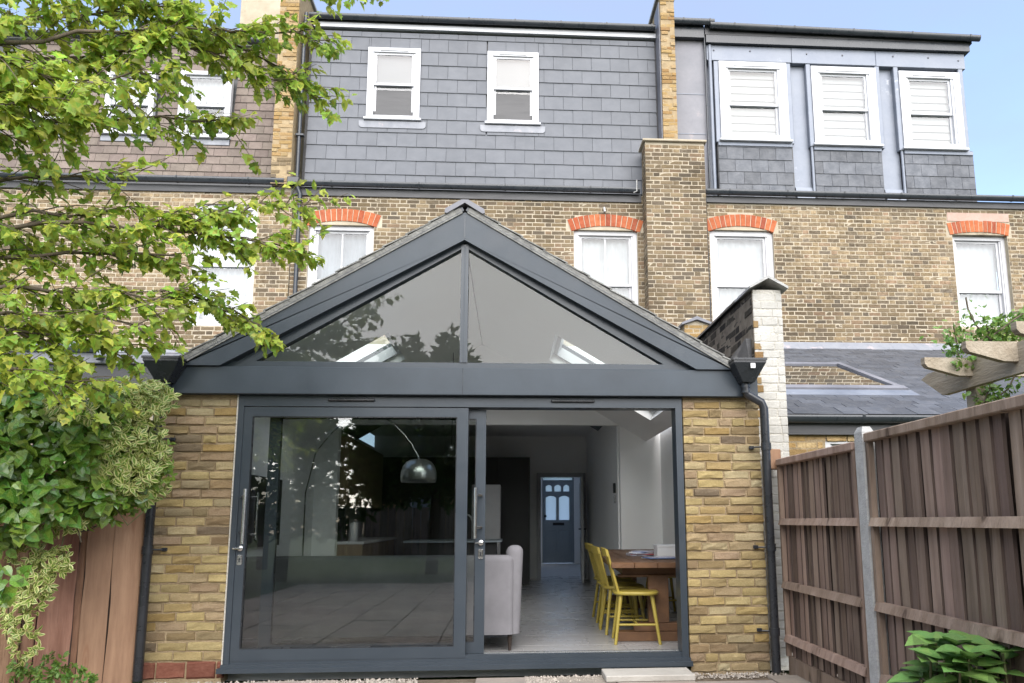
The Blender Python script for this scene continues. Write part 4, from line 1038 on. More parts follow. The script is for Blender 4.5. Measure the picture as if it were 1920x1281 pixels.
obj('gravel_board', MB().box(FX - .02, FX + .02, 2.72, 4.595, -.04, .118), 'fence_wood', FN)
obj('spacer_block', MB().cbox(FX - .09, FX + .01, 6.19, 6.31, 1.62, 1.79, .006), 'board_pale', FN)

# ================================================================== old fence on the left
OF = thing('board_fence', 'old patched fence of wide weathered boards under the ivy', 'fence', (-3.3, 5.9, 0))
A0 = Vector((-2.845, 6.13, 0)); A1 = Vector((-4.05, 5.55, 0)); du = (A1 - A0).normalized(); dn = Vector((du.y, -du.x, 0)); dn = dn if dn.y < 0 else -dn
t = 0.0
for wd, m, zt_, off in ((.20, 'board_pale', 1.46, .012), (.175, 'board_pale', 1.44, .006), (.05, 'fence_old', 1.5, -.02), (.225, 'fence_old', 1.6, 0), (.085, 'fence_old', 1.7, -.014), (.23, 'fence_old', 1.65, .006), (.12, 'board_grey', 1.62, .03), (.15, 'fence_old', 1.7, 0), (.2, 'fence_old', 1.7, .01)):
    b = MB(); n = 7; vs = []
    for i in range(n + 1):
        z = -.04 + (zt_ + .04) * i / n; j0, j1 = R.uniform(-.004, .004), R.uniform(-.006, .006)
        for uu, dd in ((j0, off), (wd - .006 + j1, off + R.uniform(-.003, .003)), (wd - .006 + j1, off - .022), (j0, off - .022)):
            p = A0 + du * (t + uu) + dn * dd; vs.append((p.x, p.y, z))
    b.add(vs, [(4 * i + k, 4 * i + (k + 1) % 4, 4 * i + 4 + (k + 1) % 4, 4 * i + 4 + k) for i in range(n) for k in range(4)] + [(4 * n, 4 * n + 1, 4 * n + 2, 4 * n + 3)])
    obj('board', b, m, OF); t += wd
p0 = A0 - dn * .05; p1 = A0 + du * t - dn * .05
b = MB()
for z in (.4, 1.2):
    q0, q1 = A0 - dn * .045, A0 + du * t - dn * .045; r0, r1 = q0 - dn * .04, q1 - dn * .04
    b.hexa([(q0.x, q0.y, z), (q1.x, q1.y, z), (r1.x, r1.y, z), (r0.x, r0.y, z), (q0.x, q0.y, z + .08), (q1.x, q1.y, z + .08), (r1.x, r1.y, z + .08), (r0.x, r0.y, z + .08)])
obj('rail', b, 'fence_old', OF)
q0, q1 = A0 - dn * .028, A0 + du * t - dn * .028; r0, r1 = q0 - dn * .008, q1 - dn * .008
obj('added_backing', MB().hexa([(q0.x, q0.y, -.04), (q1.x, q1.y, -.04), (r1.x, r1.y, -.04), (r0.x, r0.y, -.04), (q0.x, q0.y, 1.4), (q1.x, q1.y, 1.4), (r1.x, r1.y, 1.4), (r0.x, r0.y, 1.4)]), 'gap_shade', OF)  # dark sheet added to stop light showing between the old boards

# ================================================================== pergola over the fence
PG = thing('pergola', 'weathered timber pergola with chamfered beams above the fence', 'pergola', (3.3, 5.2, 0))
gx = 3.27
p = [(5.72, 2.30), (5.44, 2.13), (1.0, 2.13), (1.0, 2.33), (5.62, 2.33)]
obj('beam', MB().prism_x(p, gx, gx + .05), 'pergola_wood', PG)
obj('post', MB().cbox(gx + .055, gx + .155, 5.12, 5.24, -.05, 2.33, .006), 'pergola_wood', PG)
for i, y in enumerate((5.05, 4.56, 4.07, 3.6)):
    z = 2.205; xl = gx - .345
    p = [(xl, z + .085), (xl + .02, z + .06), (xl + .25, z), (gx + 1.6, z), (gx + 1.6, z + .13), (xl, z + .13)]
    obj('rafter', MB().prism(p, y, y + .05), 'pergola_wood', PG)

# ================================================================== the room inside
FZ = .10
XL, XR, YB = -2.60, 2.05, 10.2
fl = obj('floor', MB().box(XL - .02, XR + .02, YF + .165, 21, -.04, FZ - .006), 'grout'); tag(fl, kind='structure')
tm_ = {}
y = YF + .17; k = 0
while y < 15:
    x = -2.58 + (-.3 if k % 2 else 0)
    while x < 2.05:
        a, b_ = max(x, XL), min(x + .9, XR); x += .9
        if b_ - a < .05: continue
        key = round(b_ - a, 3)
        if key not in tm_: tm_[key] = MB().cbox(.0025, key - .0025, .0025, .5975, -.006, 0, .001).mesh('floor_tile', 'floor_tile')
        o = put('floor_tile', tm_[key], fl); o.location = (a, y, FZ)
    y += .6; k += 1
def structure(name, mb, m): return tag(obj(name, mb, m), kind='structure')
structure('wall_left', MB().box(XL - .02, XL, YF + .24, 15, FZ - .05, 2.6), 'plaster')
structure('wall_right', MB().box(XR - .0, XR + .02, YF + .24, YB, FZ - .05, 2.6), 'plaster')
b = MB(); holed(b, XL, XR, FZ - .05, 3.6, YB, YB + .12, [(-2.3, 1.49, 0, 2.5)])
structure('wall_middle', b, 'plaster')
structure('wall_passage', MB().box(1.47, 1.6, YB + .12, 14.5, FZ - .05, 2.85), 'plaster')
b = MB(); b.box(XL, 2.1, YB + .12, 15.4, 2.82, 2.9); b.box(XL, .9, 15.4, 19.6, 2.82, 2.9); b.box(1.9, 2.1, 15.4, 19.6, 2.82, 2.9); b.box(XL, 2.1, 19.6, 21.2, 2.82, 2.9)  # opening over the hall added to let sky light reach the front door
structure('ceiling', b, 'plaster')
b = MB(); holed(b, XL, 2.1, FZ - .05, 2.82, 14.5, 14.62, [(.58, 1.36, 0, 2.03)])
structure('wall_back', b, 'plaster')
b = MB(); holed(b, .1, 2.1, FZ - .05, 2.82, 20.05, 20.2, [(.84, 1.68, 0, 2.36)])
structure('wall_front', b, 'plaster')
structure('wall_hall', MB().box(.22, .3, 14.62, 20.05, FZ - .05, 2.82).box(1.95, 2.05, 14.62, 20.05, FZ - .05, 2.82), 'plaster')
b = MB(); b.box(.50, .58, 14.47, 14.499, FZ, 2.11); b.box(1.36, 1.44, 14.47, 14.499, FZ, 2.11); b.box(.58, 1.36, 14.47, 14.499, 2.03, 2.11)
tag(obj('door_surround', b, 'white_paint'), 'white painted architrave round the hall doorway', 'door frame')
b = MB(); b.box(XR - .018, XR - .001, YF + .26, 10.19, FZ, FZ + .12); b.box(1.50, XR - .02, YB - .018, YB - .001, FZ, FZ + .12)
tag(obj('skirting_board', b, 'white_paint'), 'white skirting board along the dining wall', 'skirting')
b = MB(); b.box(XL + .001, XL + .018, YF + .26, 10.19, FZ, FZ + .12)
tag(obj('skirting_board', b, 'white_paint'), 'white skirting board behind the grey sofa', 'skirting')
# front door with frosted lights
FD = thing('front_door', 'blue-grey panelled front door with frosted arched lights at the end of the hall', 'door', (1.26, 20.1, FZ))
b = MB()
holes = [(.93, 1.21, 1.22, 1.86), (1.28, 1.56, 1.22, 1.86), (.93, 1.10, 1.97, 2.15), (1.16, 1.34, 1.97, 2.15), (1.40, 1.56, 1.97, 2.15)]
holed(b, .86, 1.64, FZ + .01, 2.24, 20.08, 20.12, holes)
leaf = obj('leaf', b, 'grey_paint', FD)
b = MB()
for a, c, z0, z1 in ((.93, 1.21, .3, .95), (1.28, 1.56, .3, .95)): b.cbox(a, c, 20.072, 20.082, z0, z1, .008)
obj('panel', b, 'grey_paint', leaf)
for a, c, z0, z1 in holes:
    obj('pane', MB().box(a, c, 20.095, 20.1, z0, z1), 'glass_frost', leaf)
    n = 8; top = [(a + (c - a) * k / n, z1 - .055 + .05 * math.sin(pi * k / n)) for k in range(n + 1)]
    obj('arched_head', MB().prism([(c, z1 + .002), (a, z1 + .002)] + top, 20.078, 20.094), 'grey_paint', leaf)
obj('letter_plate', MB().cbox(1.12, 1.42, 20.066, 20.08, 1.08, 1.15, .004), 'black_unit', leaf)
obj('knob', MB().lathe([(0, -.06), (.03, -.05), (.035, -.03), (.012, -.015), (.02, 0)], (.92, 20.08, 1.32), 12, 'y'), 'black_unit', leaf)
b = MB(); b.box(.84, .858, 20.06, 20.13, FZ, 2.36); b.box(1.642, 1.68, 20.06, 20.13, FZ, 2.36); b.box(.858, 1.642, 20.06, 20.13, 2.242, 2.27)
obj('frame', b, 'grey_paint', FD)
obj('fanlight', MB().box(.858, 1.642, 20.09, 20.095, 2.27, 2.36), 'glass_frost', FD)
# hall door standing open
ID = thing('panelled_door', 'white panelled hall door standing open by the passage', 'door', (1.35, 14.46, FZ))
D0, D1 = Vector((1.345, 14.44, 0)), Vector((1.30, 13.70, 0)); dd = (D1 - D0).normalized(); dw = (D1 - D0).length; nn = Vector((dd.y, -dd.x, 0))
def dbox(a, c, z0, z1, h0, h1):
    P = [D0 + dd * x + nn * h for x, h in ((a, h0), (c, h0), (c, h1), (a, h1))]
    return [(q.x, q.y, z0) for q in P] + [(q.x, q.y, z1) for q in P]
lf = obj('leaf', MB().hexa(dbox(0, dw, FZ + .01, 2.0, -.02, .02)), 'white_paint', ID)
for a, c, z0, z1 in ((.1, .34, .3, .9), (.42, .66, .3, .9), (.1, .34, 1.1, 1.9), (.42, .66, 1.1, 1.9)):
    for h0, h1 in ((.021, .03), (-.03, -.021)): obj('panel', MB().hexa(dbox(a, c, z0, z1, h0, h1)), 'white_paint', lf)
b = MB(); q = D0 + dd * (dw - .06); b.tube([q - nn * .07 + Vector((0, 0, 1.05)), q + nn * .07 + Vector((0, 0, 1.05))], .012, 8); b.tube([q - nn * .06 + Vector((0, 0, 1.05)), q - nn * .06 - dd * .1 + Vector((0, 0, 1.05))], .01, 8)
obj('handle', b, 'black_unit', lf)
# black tall units and pale appliance
KU = thing('tall_units', 'wall of black tall kitchen units at the back of the room', 'kitchen units', (-.9, 13.4, FZ))
b = MB(); b.box(-2.5, .34, 13.4, 14.4, FZ, 2.32); obj('carcass', b, 'black_unit', KU)
for i in range(5):
    obj('door', MB().cbox(-2.48 + i * .563, -2.48 + i * .563 + .555, 13.378, 13.399, FZ + .1, 2.30, .004), 'black_unit', KU)
WS = thing('tall_fridge', 'pale upright fridge in front of black units', 'fridge', (-.05, 12.2, FZ))
obj('body', MB().cbox(-.62, -.16, 12.2, 12.8, FZ, 1.78, .01), 'white_paint', WS)
obj('shelf', MB().cbox(-.62, -.14, 12.0, 12.2, .62, .66, .004), 'white_paint', WS)
tag(obj('light_switch', MB().cbox(.40, .47, 14.485, 14.4985, 1.42, 1.52, .004), 'paper_white'), 'small white switch plate beside the hall doorway', 'switch')
TH = thing('intercom_handset', 'small dark handset on the end of the passage wall', 'handset', (1.455, 10.4, 1.5))
obj('body', MB().cbox(1.438, 1.468, 10.5, 10.58, 1.58, 1.72, .006), 'black_unit', TH); obj('cradle', MB().cbox(1.445, 1.469, 10.51, 10.57, 1.44, 1.55, .004), 'steel', TH)
# kitchen along the left wall
KB = thing('base_units', 'wood-fronted kitchen base units with pale worktop', 'kitchen units', (-2.3, 11.2, FZ))
obj('carcass', MB().box(XL + .01, -2.0, 10.36, 13.2, FZ + .1, .90), 'cab_wood', KB)
for i in range(4): obj('door', MB().cbox(-1.998, -1.98, 10.38 + i * .7, 11.07 + i * .7, FZ + .12, .88, .003), 'cab_wood', KB)
obj('end_panel', MB().cbox(XL + .01, -1.97, 10.335, 10.358, FZ, .90, .003), 'cab_wood', KB)
obj('worktop', MB().cbox(XL + .01, -1.95, 10.33, 13.22, .901, .935, .004), 'paper_white', KB)
KW = thing('wall_units', 'wood-fronted wall cupboards above the worktop', 'kitchen units', (-2.4, 11.2, 1.45))
obj('carcass', MB().box(XL + .01, -2.22, 10.36, 13.2, 1.42, 2.35), 'cab_wood', KW)
for i in range(4): obj('door', MB().cbox(-2.218, -2.2, 10.38 + i * .7, 11.07 + i * .7, 1.43, 2.34, .003), 'cab_wood', KW)
CM = thing('coffee_machine', 'black coffee machine on the kitchen worktop', 'coffee machine', (-2.3, 10.6, .936))
obj('body', MB().cbox(-2.5, -2.24, 10.42, 10.78, .936, 1.27, .02), 'black_unit', CM); obj('hopper', MB().lathe([(.09, 0), (.1, .1), (.07, .11)], (-2.37, 10.6, 1.271), 14), 'black_unit', CM)
obj('spout', MB().cbox(-2.42, -2.32, 10.36, 10.42, 1.1, 1.18, .01), 'chrome', CM)
tag(obj('paper_roll', MB().lathe([(0, 0), (.055, 0), (.055, .25), (.02, .25), (.02, .252)], (-2.12, 10.5, .936), 16), 'paper_white'), 'white kitchen roll standing on the worktop', 'kitchen roll')
IS = thing('kitchen_island', 'dark kitchen island with slim worktop', 'kitchen island', (-.7, 11.2, FZ))
obj('carcass', MB().box(-1.4, -.2, 10.9, 11.7, FZ, .90), 'black_unit', IS); obj('worktop', MB().cbox(-1.5, -.12, 10.82, 11.78, .901, .93, .004), 'grey_paint', IS)
b = MB(); b.tube([(-.75, 11.4, .93), (-.75, 11.4, 1.2)] + [(-.75 + .09 - .09 * math.cos(t), 11.4, 1.2 + .1 * math.sin(t)) for t in (.5, 1, 1.57, 2.1, 2.6, 3.1)], .013, 8)
obj('tap', b, 'chrome', IS)
TV = thing('television', 'black flat television on the white side wall', 'television', (XL, 7.8, 1.3))
obj('screen', MB().cbox(XL + .035, XL + .075, 7.3, 8.55, .95, 1.66, .006), 'black_unit', TV); obj('wall_mount', MB().box(XL + .001, XL + .034, 7.7, 8.1, 1.2, 1.4), 'black_unit', TV)

# sofa with its back to the door
SF = thing('sofa', 'grey velvet sofa with its back to the glass door', 'sofa', (-1, 6.95, FZ))
def rbox(x0, x1, y0, y1, z0, z1, r, n=4):
    # box with rounded vertical and top edges
    b = MB(); ring = []
    for cx, cy, a0 in ((x1 - r, y1 - r, 0), (x0 + r, y1 - r, pi / 2), (x0 + r, y0 + r, pi), (x1 - r, y0 + r, 1.5 * pi)):
        for k in range(n + 1): ring.append((cx, cy, a0 + pi / 2 * k / n))
    lv = [(z0, 0.0), (z1 - r, 0.0)] + [(z1 - r + r * math.sin(pi / 2 * k / n), r - r * math.cos(pi / 2 * k / n)) for k in range(1, n + 1)]
    m = len(ring); vs = []
    for z, ins in lv:
        for cx, cy, a in ring: vs.append((cx + (r - ins) * math.cos(a), cy + (r - ins) * math.sin(a), z))
    b.add(vs, [(i * m + j, i * m + (j + 1) % m, (i + 1) * m + (j + 1) % m, (i + 1) * m + j) for i in range(len(lv) - 1) for j in range(m)], True)
    b.add(vs[-m:], [tuple(range(m))]); b.add(vs[:m], [tuple(range(m - 1, -1, -1))])
    return b
def lean_y(b, z0, k):
    b.v = [(x, y - (z - z0) * k, z) for x, y, z in b.v]; return b
b = rbox(-2.3, .03, 6.66, 6.86, .24, .905, .05); obj('backrest', b, 'velvet', SF)
b = rbox(-.02, .13, 6.70, 7.5, .24, .99, .06)
b.v = [(x + max(0, z - .3) * .045 - .045, y + (.9 - z) * .06 * (1 if y > 7.2 else 0), z - max(0, (y - 6.95)) * .35 * (1 if z > .6 else 0)) for x, y, z in b.v]
obj('arm', b, 'velvet', SF)
b = rbox(-2.42, -2.27, 6.70, 7.5, .24, .75, .05); obj('arm', b, 'velvet', SF)
obj('seat', rbox(-2.28, -.03, 6.86, 7.5, .24, .52, .05), 'velvet', SF)
for x, y in ((.0, 6.72), (-2.3, 6.72), (0, 7.4), (-2.3, 7.4)):
    obj('leg', MB().tube([(x, y, FZ), (x, y, .245)], [.012, .022], 8), 'dark_wood', SF)

# dining table
TB = thing('dining_table', 'long rustic wooden trestle dining table', 'table', (1.42, 8.5, FZ), rad(-3))
TL = 3.2
for i in range(4):
    b = MB().cbox(-.42 + i * .212, -.42 + i * .212 + .209, -TL / 2, TL / 2, .672, .722, .004); obj('plank', b, 'table_wood', TB, True)
obj('apron', MB().box(-.30, .30, -TL / 2 + .25, TL / 2 - .25, .60, .671), 'table_wood', TB, True)
for y in (-TL / 2 + .28, TL / 2 - .28):
    obj('leg', MB().cbox(-.06, .13, y - .05, y + .05, .16, .60, .006), 'table_wood', TB, True)
    b = MB().cbox(-.36, .40, y - .08, y + .08, .0, .085, .006); b.cbox(-.20, .32, y - .06, y + .06, .086, .16, .006); obj('foot', b, 'table_wood', TB, True)
    obj('bearer', MB().cbox(-.34, .38, y - .045, y + .045, .575, .60, .004), 'table_wood', TB, True)
# things on the table
def pile(name, label, cat, x, y, items):
    z = FZ + .7235; t = thing(name, label, cat, (x, y, z))
    for i, (w_, l_, h_, m, r) in enumerate(items):
        b = MB().box(-w_ / 2, w_ / 2, -l_ / 2, l_ / 2, 0, h_); o = obj('sheet' if cat != 'box' else 'side', b, m, t, True); o.location = (R.uniform(-.03, .03), R.uniform(-.03, .03), z - z + sum(q[2] for q in items[:i])); o.rotation_euler = (0, 0, r)
pile('magazine_pile', 'untidy pile of magazines and letters on the dining table', 'magazines', 1.44, 8.25, [(.3, .22, .012, 'paper_pale', .2), (.28, .21, .008, 'paper_red', -.3), (.3, .2, .01, 'paper_pale', .5), (.25, .2, .006, 'paper_white', -.1), (.22, .16, .006, 'paper_blue', .8), (.24, .17, .008, 'paper_pale', -.5)])
pile('open_folder', 'pale blue folder lying flat on the dining table', 'folder', 1.52, 7.55, [(.34, .26, .008, 'paper_white', .15), (.34, .25, .006, 'paper_blue', .12), (.33, .25, .004, 'paper_pale', .2)])
BX = thing('paper_box', 'white cardboard box on the dining table', 'box', (1.66, 7.95, FZ + .7235))
b = MB().cbox(-.14, .14, -.1, .1, 0, .10, .004); obj('body', b, 'paper_white', BX, True); obj('lid', MB().cbox(-.145, .145, -.105, .105, .1005, .125, .004), 'paper_white', BX, True)

# yellow spindle-back chairs
CG = 'yellow chairs round the dining table'
def chair():
    t = thing('dining_chair', 'yellow spindle-back chair nearest the open door', 'chair', (0, 0, 0), 0, CG)
    b = MB(); n = 20; prof = []
    for k in range(n):
        a = 2 * pi * k / n; sx = abs(math.cos(a)) ** .6 * math.copysign(1, math.cos(a)); sy = abs(math.sin(a)) ** .6 * math.copysign(1, math.sin(a))
        prof.append((.21 * sx, .205 * sy * (1.0 + .1 * (sx > 0))))
    vs = [(x * .96, y * .96, .43) for x, y in prof] + [(x, y, .44) for x, y in prof] + [(x, y, .455) for x, y in prof] + [(x * .94, y * .94, .462) for x, y in prof]
    b.add(vs, [(i * n + j, i * n + (j + 1) % n, (i + 1) * n + (j + 1) % n, (i + 1) * n + j) for i in range(3) for j in range(n)], True); b.add(vs[-n:], [tuple(range(n))]); b.add(vs[:n], [tuple(range(n - 1, -1, -1))])
    obj('seat', b, 'yellow_paint', t, True)
    for sx in (-1, 1):
        for sy in (-1, 1):
            obj('leg', MB().tube([(sx * .14, sy * .13, .435), (sx * .20, sy * .19, 0)], [.019, .014], 8), 'yellow_paint', t, True)
    for sy in (-1, 1): obj('stretcher', MB().tube([(-.175, sy * .165, .17), (.175, sy * .165, .17)], .011, 7), 'yellow_paint', t, True)
    obj('stretcher', MB().tube([(0, -.165, .17), (0, .165, .17)], .011, 7), 'yellow_paint', t, True)
    for k in range(6):
        y = -.165 + .066 * k
        obj('spindle', MB().tube([(-.165, y * .88, .455), (-.255, y, .80)], [.010, .008], 6) if 0 < k < 5 else MB().tube([(-.165, y * .9, .455), (-.262, y * 1.04, .82)], [.014, .011], 8), 'yellow_paint', t, True)
    b = MB(); vs = []
    for k in range(9):
        y = -.2 + .05 * k; c = -.035 * (1 - (y / .2) ** 2); h = .012 * (1 - (y / .2) ** 2)
        vs += [(-.245 + c, y, .775), (-.268 + c, y, .777), (-.282 + c, y, .84 + h), (-.258 + c, y, .838 + h)]
    b.add(vs, [(4 * i + k, 4 * i + (k + 1) % 4, 4 * i + 4 + (k + 1) % 4, 4 * i + 4 + k) for i in range(8) for k in range(4)] + [(0, 1, 2, 3), (35, 34, 33, 32)])
    obj('crest_rail', b, 'yellow_paint', t, True)
    return t
c0 = chair(); c0.location = (1.16, 7.12, FZ); c0.rotation_euler = (0, 0, rad(-4))
dup(c0, (1.13, 7.72, FZ), rad(2), 'second yellow chair from the door, tucked under the table')
dup(c0, (1.14, 8.22, FZ), rad(-2), 'third yellow chair along the near side of the table')
dup(c0, (1.17, 8.75, FZ), rad(3), 'farthest yellow chair on the near side of the table')
dup(c0, (1.83, 9.15, FZ), pi + .1, 'yellow chair on the far side of the table by the wall')
# arc lamp
LP = thing('arc_lamp', 'arched floor lamp with brushed chrome dome shade', 'lamp', (-2.1, 8.3, FZ))
y = 8.0; b = MB()
pts = [(-2.15, y + .1, FZ + .06), (-2.15, y + .1, 1.5)]
for k in range(1, 15):
    t = k / 14; pts.append((-2.15 + 1.19 * (t ** 1.0), y + .1 - .1 * t, 1.5 + .84 * math.sin(pi * (.08 + .80 * t)) ** .8 - .0 * t))
pts[-1] = (-.965, y, 1.86)
b.tube(pts, .0085, 8); obj('stem', b, 'steel', LP)
obj('base', MB().lathe([(0, 0), (.16, 0), (.16, .05), (.15, .06), (0, .06)], (-2.15, y + .1, FZ), 24), 'steel', LP)
prof = [(.02, .175), (.08, .17), (.13, .145), (.165, .10), (.185, .04), (.188, -.03), (.180, -.07), (.174, -.07), (.18, -.03), (.177, .04), (.155, .10), (.12, .14), (.02, .165)]
obj('shade', MB().lathe(prof, (-.965, y, 1.675), 32), 'chrome', LP)
obj('cap', MB().lathe([(0, .1), (.012, .1), (.012, 0)], (-.965, y, 1.77), 10), 'steel', LP)
PD = thing('pendant_light', 'clear glass globe pendant hanging beyond the arc lamp', 'pendant lamp', (-.75, 9.6, 2))
obj('globe', MB().lathe([(.11 * math.sin(pi * k / 12), -.11 * math.cos(pi * k / 12)) for k in range(13)], (-.75, 9.6, 1.99), 20), 'glass_clear', PD)
obj('holder', MB().lathe([(0, 0), (.03, 0), (.03, .06), (0, .06)], (-.75, 9.6, 2.09), 12), 'chrome', PD); obj('cord', MB().tube([(-.75, 9.6, 2.15), (-.75, 9.6, 3.36)], .004, 6), 'black_unit', PD)

# ================================================================== planting
def leafmesh(name, outline, mats, fold=.25, curl=.2, inner=None):
    """flat outline (x along the leaf, y across), folded along the midrib"""
    b = MB(); mid = []
    n = len(outline)
    xs = [p[0] for p in outline]; x0, x1 = min(xs), max(xs)
    def z(x, y): return abs(y) * fold - curl * ((x - x0) / (x1 - x0)) ** 2 * .5 * (x1 - x0)
    c = [(x0 + (x1 - x0) * t, 0) for t in (.3, .7)]
    half = n // 2
    def fan(o, k, mi):
        vs = [(x, y, z(x, y) + k) for x, y in o]; m = len(vs)
        vs += [(c[0][0], 0, z(c[0][0], 0) + k), (c[1][0], 0, z(c[1][0], 0) + k)]
        fs = []
        for i in range(m):
            j = (i + 1) % m; mx_ = (o[i][0] + o[j][0]) / 2
            fs.append((i, j, m if mx_ < (c[0][0] + c[1][0]) / 2 else m + 1))
        # bridge between the two centres
        top = [i for i in range(m) if o[i][1] > 0]
        b.add(vs, fs, False, mi)
        crossing = []
        for i in range(m):
            a_, b_ = (o[i - 1][0] + o[i][0]) / 2, (o[i][0] + o[(i + 1) % m][0]) / 2; h = (c[0][0] + c[1][0]) / 2
            if (a_ < h) != (b_ < h): b.add([vs[i], vs[m], vs[m + 1]], [(0, 1, 2)], False, mi)
    fan(outline, 0, 0)
    if inner:
        fan([(c[0][0] * .3 + .0 + (x - .0) * .86 + .03 * (x1 - x0), y * inner) for x, y in outline], .0015 * (x1 - x0) / .05, 1)
    return b.mesh(name, mats)
def sym(pts): return pts + [(x, -y) for x, y in reversed(pts) if y > 1e-6]
def scatter(parent, leaves, meshes, n_obj, stuff, mats, name='leaf'):
    """leaves: (position, direction, normal, size); the first n_obj become objects, the rest one mesh"""
    leaves = sorted(leaves, key=lambda q: -q[3] * (2 if vis(q[0]) else 0) / (q[0] - EYE).length)
    rest = MB()
    for k, (p, d, nrm, s) in enumerate(leaves):
        d = d.normalized(); sd_ = nrm.cross(d)
        if sd_.length < 1e-3: sd_ = Vector((1, 0, 0)).cross(d)
        sd_.normalize(); nn_ = d.cross(sd_)
        me = meshes[k % len(meshes)]; M_ = basis(p, d * s, sd_ * s, nn_ * s)
        if k < n_obj: put(name, me, parent, M_)
        else:
            o = len(rest.v); rest.v += [tuple(M_ @ v.co) for v in me.vertices]
            for f in me.polygons: rest.f.append([i + o for i in f.vertices]); rest.sm.append(False); rest.mi.append(f.material_index)
    if rest.v: tag(put(stuff, rest.mesh(stuff, mats), parent), kind='stuff')
def vis(p):
    if (p - EYE).dot(CF) < .2: return False
    x, y = PJ(p); return 0 < x < 1920 and 0 < y < 1281
def rv(): return Vector((R.gauss(0, 1), R.gauss(0, 1), R.gauss(0, 1))).normalized()

lobed = sym([(0, 0), (.10, .10), (.05, .34), (.28, .27), (.36, .46), (.52, .28), (.66, .34), (.72, .17), (1.0, 0)])
lobed2 = sym([(0, 0), (.08, .14), (.12, .40), (.34, .30), (.50, .42), (.62, .20), (.80, .18), (1.0, 0)])
simple = sym([(0, 0), (.2, .2), (.45, .27), (.7, .2), (1.0, 0)])
LT = [leafmesh('leaf', lobed, 'leaf_tree', .25, .3), leafmesh('leaf', lobed2, 'leaf_tree', .4, .15), leafmesh('leaf', lobed, 'leaf_tree', .1, .5), leafmesh('leaf', simple, 'leaf_tree', .3, .3)]

# ---- the tree whose boughs hang in from the left
TR = thing('maple_tree', 'leafy tree with lobed bright green leaves hanging in from one side', 'tree', (-5.6, 4.4, 0))
root = Vector((-5.6, 4.4, 0))
trunkpts = [root + Vector((0, 0, -.05)), root + Vector((.05, 0, 1.2)), root + Vector((.12, .05, 2.6)), root + Vector((.3, .0, 4.2)), root + Vector((.5, -.1, 6.2))]
obj('trunk', MB().tube(trunkpts, [.2, .17, .15, .12, .06], 12), 'bark', TR)
TLV = []; twigs = MB()
def bez(a, b, c, n): return [a * (1 - t) ** 2 + b * 2 * t * (1 - t) + c * t * t for t in [i / n for i in range(n + 1)]]
def twig(p, d, ln, nl, size, droop=.35):
    nl = int(nl * 1.3)
    pts = [p]; q = p.copy(); dd_ = d.normalized()
    for i in range(4):
        dd_ = (dd_ + Vector((0, 0, -droop * .22)) + rv() * .16).normalized(); q = q + dd_ * (ln / 4); pts.append(q.copy())
    twigs.tube(pts, [.0045, .004, .003, .0022, .0015], 4, False)
    for k in range(nl):
        t = (k + R.random()) / nl; t = .12 + .88 * t; i = min(3, int(t * 4)); b_ = pts[i].lerp(pts[i + 1], t * 4 - i)
        out = (dd_ * .5 + rv() * .75 + Vector((.05, -.1, -.55))).normalized()
        nrm = (Vector((0, -.35, .8)) + rv() * .6).normalized()
        TLV.append((b_ + out * .02, out, nrm, size * R.uniform(.42, .95)))
def bough(px0, py0, Y0, px1, py1, Y1, sag, n, dens, size=.105, r=.018, tl=.42):
    a, c = W(px0, py0, Y0), W(px1, py1, Y1); m = (a + c) / 2 + Vector((0, 0, sag))
    pts = bez(a, m, c, 10)
    pts = [p + rv() * (.025 if 0 < i < 10 else 0) for i, p in enumerate(pts)]
    obj('branch', MB().tube(pts, [r * (1 - .82 * i / 10) + .002 for i in range(11)], 7), 'bark', TR)
    for k in range(n):
        t = (k + R.random()) / n; i = min(9, int(t * 10)); p = pts[i].lerp(pts[i + 1], t * 10 - i)
        fw = (pts[i + 1] - pts[i]).normalized()
        d = (fw * .9 + rv() * .75 + Vector((.1, 0, .05))).normalized()
        twig(p, d, tl * R.uniform(.6, 1.25) * (1 - .25 * t), int(dens * R.uniform(.7, 1.3)), size)
# boughs from the trunk (out of frame) into the picture
bough(-420, 250, 4.3, 300, 95, 4.6, .25, 40, 12)
bough(-380, 60, 4.3, 250, -30, 4.4, .2, 34, 13)
bough(-350, 150, 4.0, 420, 60, 4.7, .2, 40, 11)
bough(100, -60, 4.5, 560, 150, 5.0, .12, 31, 10, .1, .012, .34)
bough(-300, 300, 4.4, 420, 225, 4.9, .22, 40, 11)
bough(250, 60, 4.6, 600, 190, 5.0, .10, 24, 10, .1, .009, .3)
bough(380, 60, 4.6, 620, 75, 4.9, .06, 17, 10, .1, .008, .26)
bough(420, -60, 4.4, 700, -5, 4.6, .05, 12, 7, .1, .008, .22)
bough(-400, 480, 4.2, 280, 425, 4.5, .18, 34, 11, .1, .024)
bough(260, 425, 4.5, 560, 470, 4.9, .08, 26, 10, .095, .012, .3)
bough(-380, 500, 4.2, 330, 480, 4.6, .05, 31, 10, .1, .02)
bough(330, 420, 4.6, 600, 380, 5.0, .06, 20, 8, .09, .008, .24)
bough(-300, 560, 4.2, 330, 560, 4.6, .10, 34, 11, .1, .016)
bough(300, 545, 4.6, 490, 610, 5.0, .06, 20, 10, .095, .009, .28)
bough(-300, 640, 4.1, 200, 650, 4.5, .16, 34, 12, .1, .016)
bough(-250, 380, 4.2, 250, 330, 4.5, .1, 18, 7, .1, .014)
bough(-300, 20, 3.9, 100, 150, 4.1, .1, 31, 13, .11, .014)
bough(-300, 180, 3.9, 120, 215, 4.1, .1, 31, 13, .11, .014)
bough(-200, 700, 4.1, 160, 720, 4.4, .1, 24, 12, .1, .012)
bough(-200, 90, 4.2, 330, 10, 4.6, .1, 26, 10, .1, .012)
bough(-250, 210, 4.1, 300, 140, 4.5, .1, 30, 11, .1, .012)
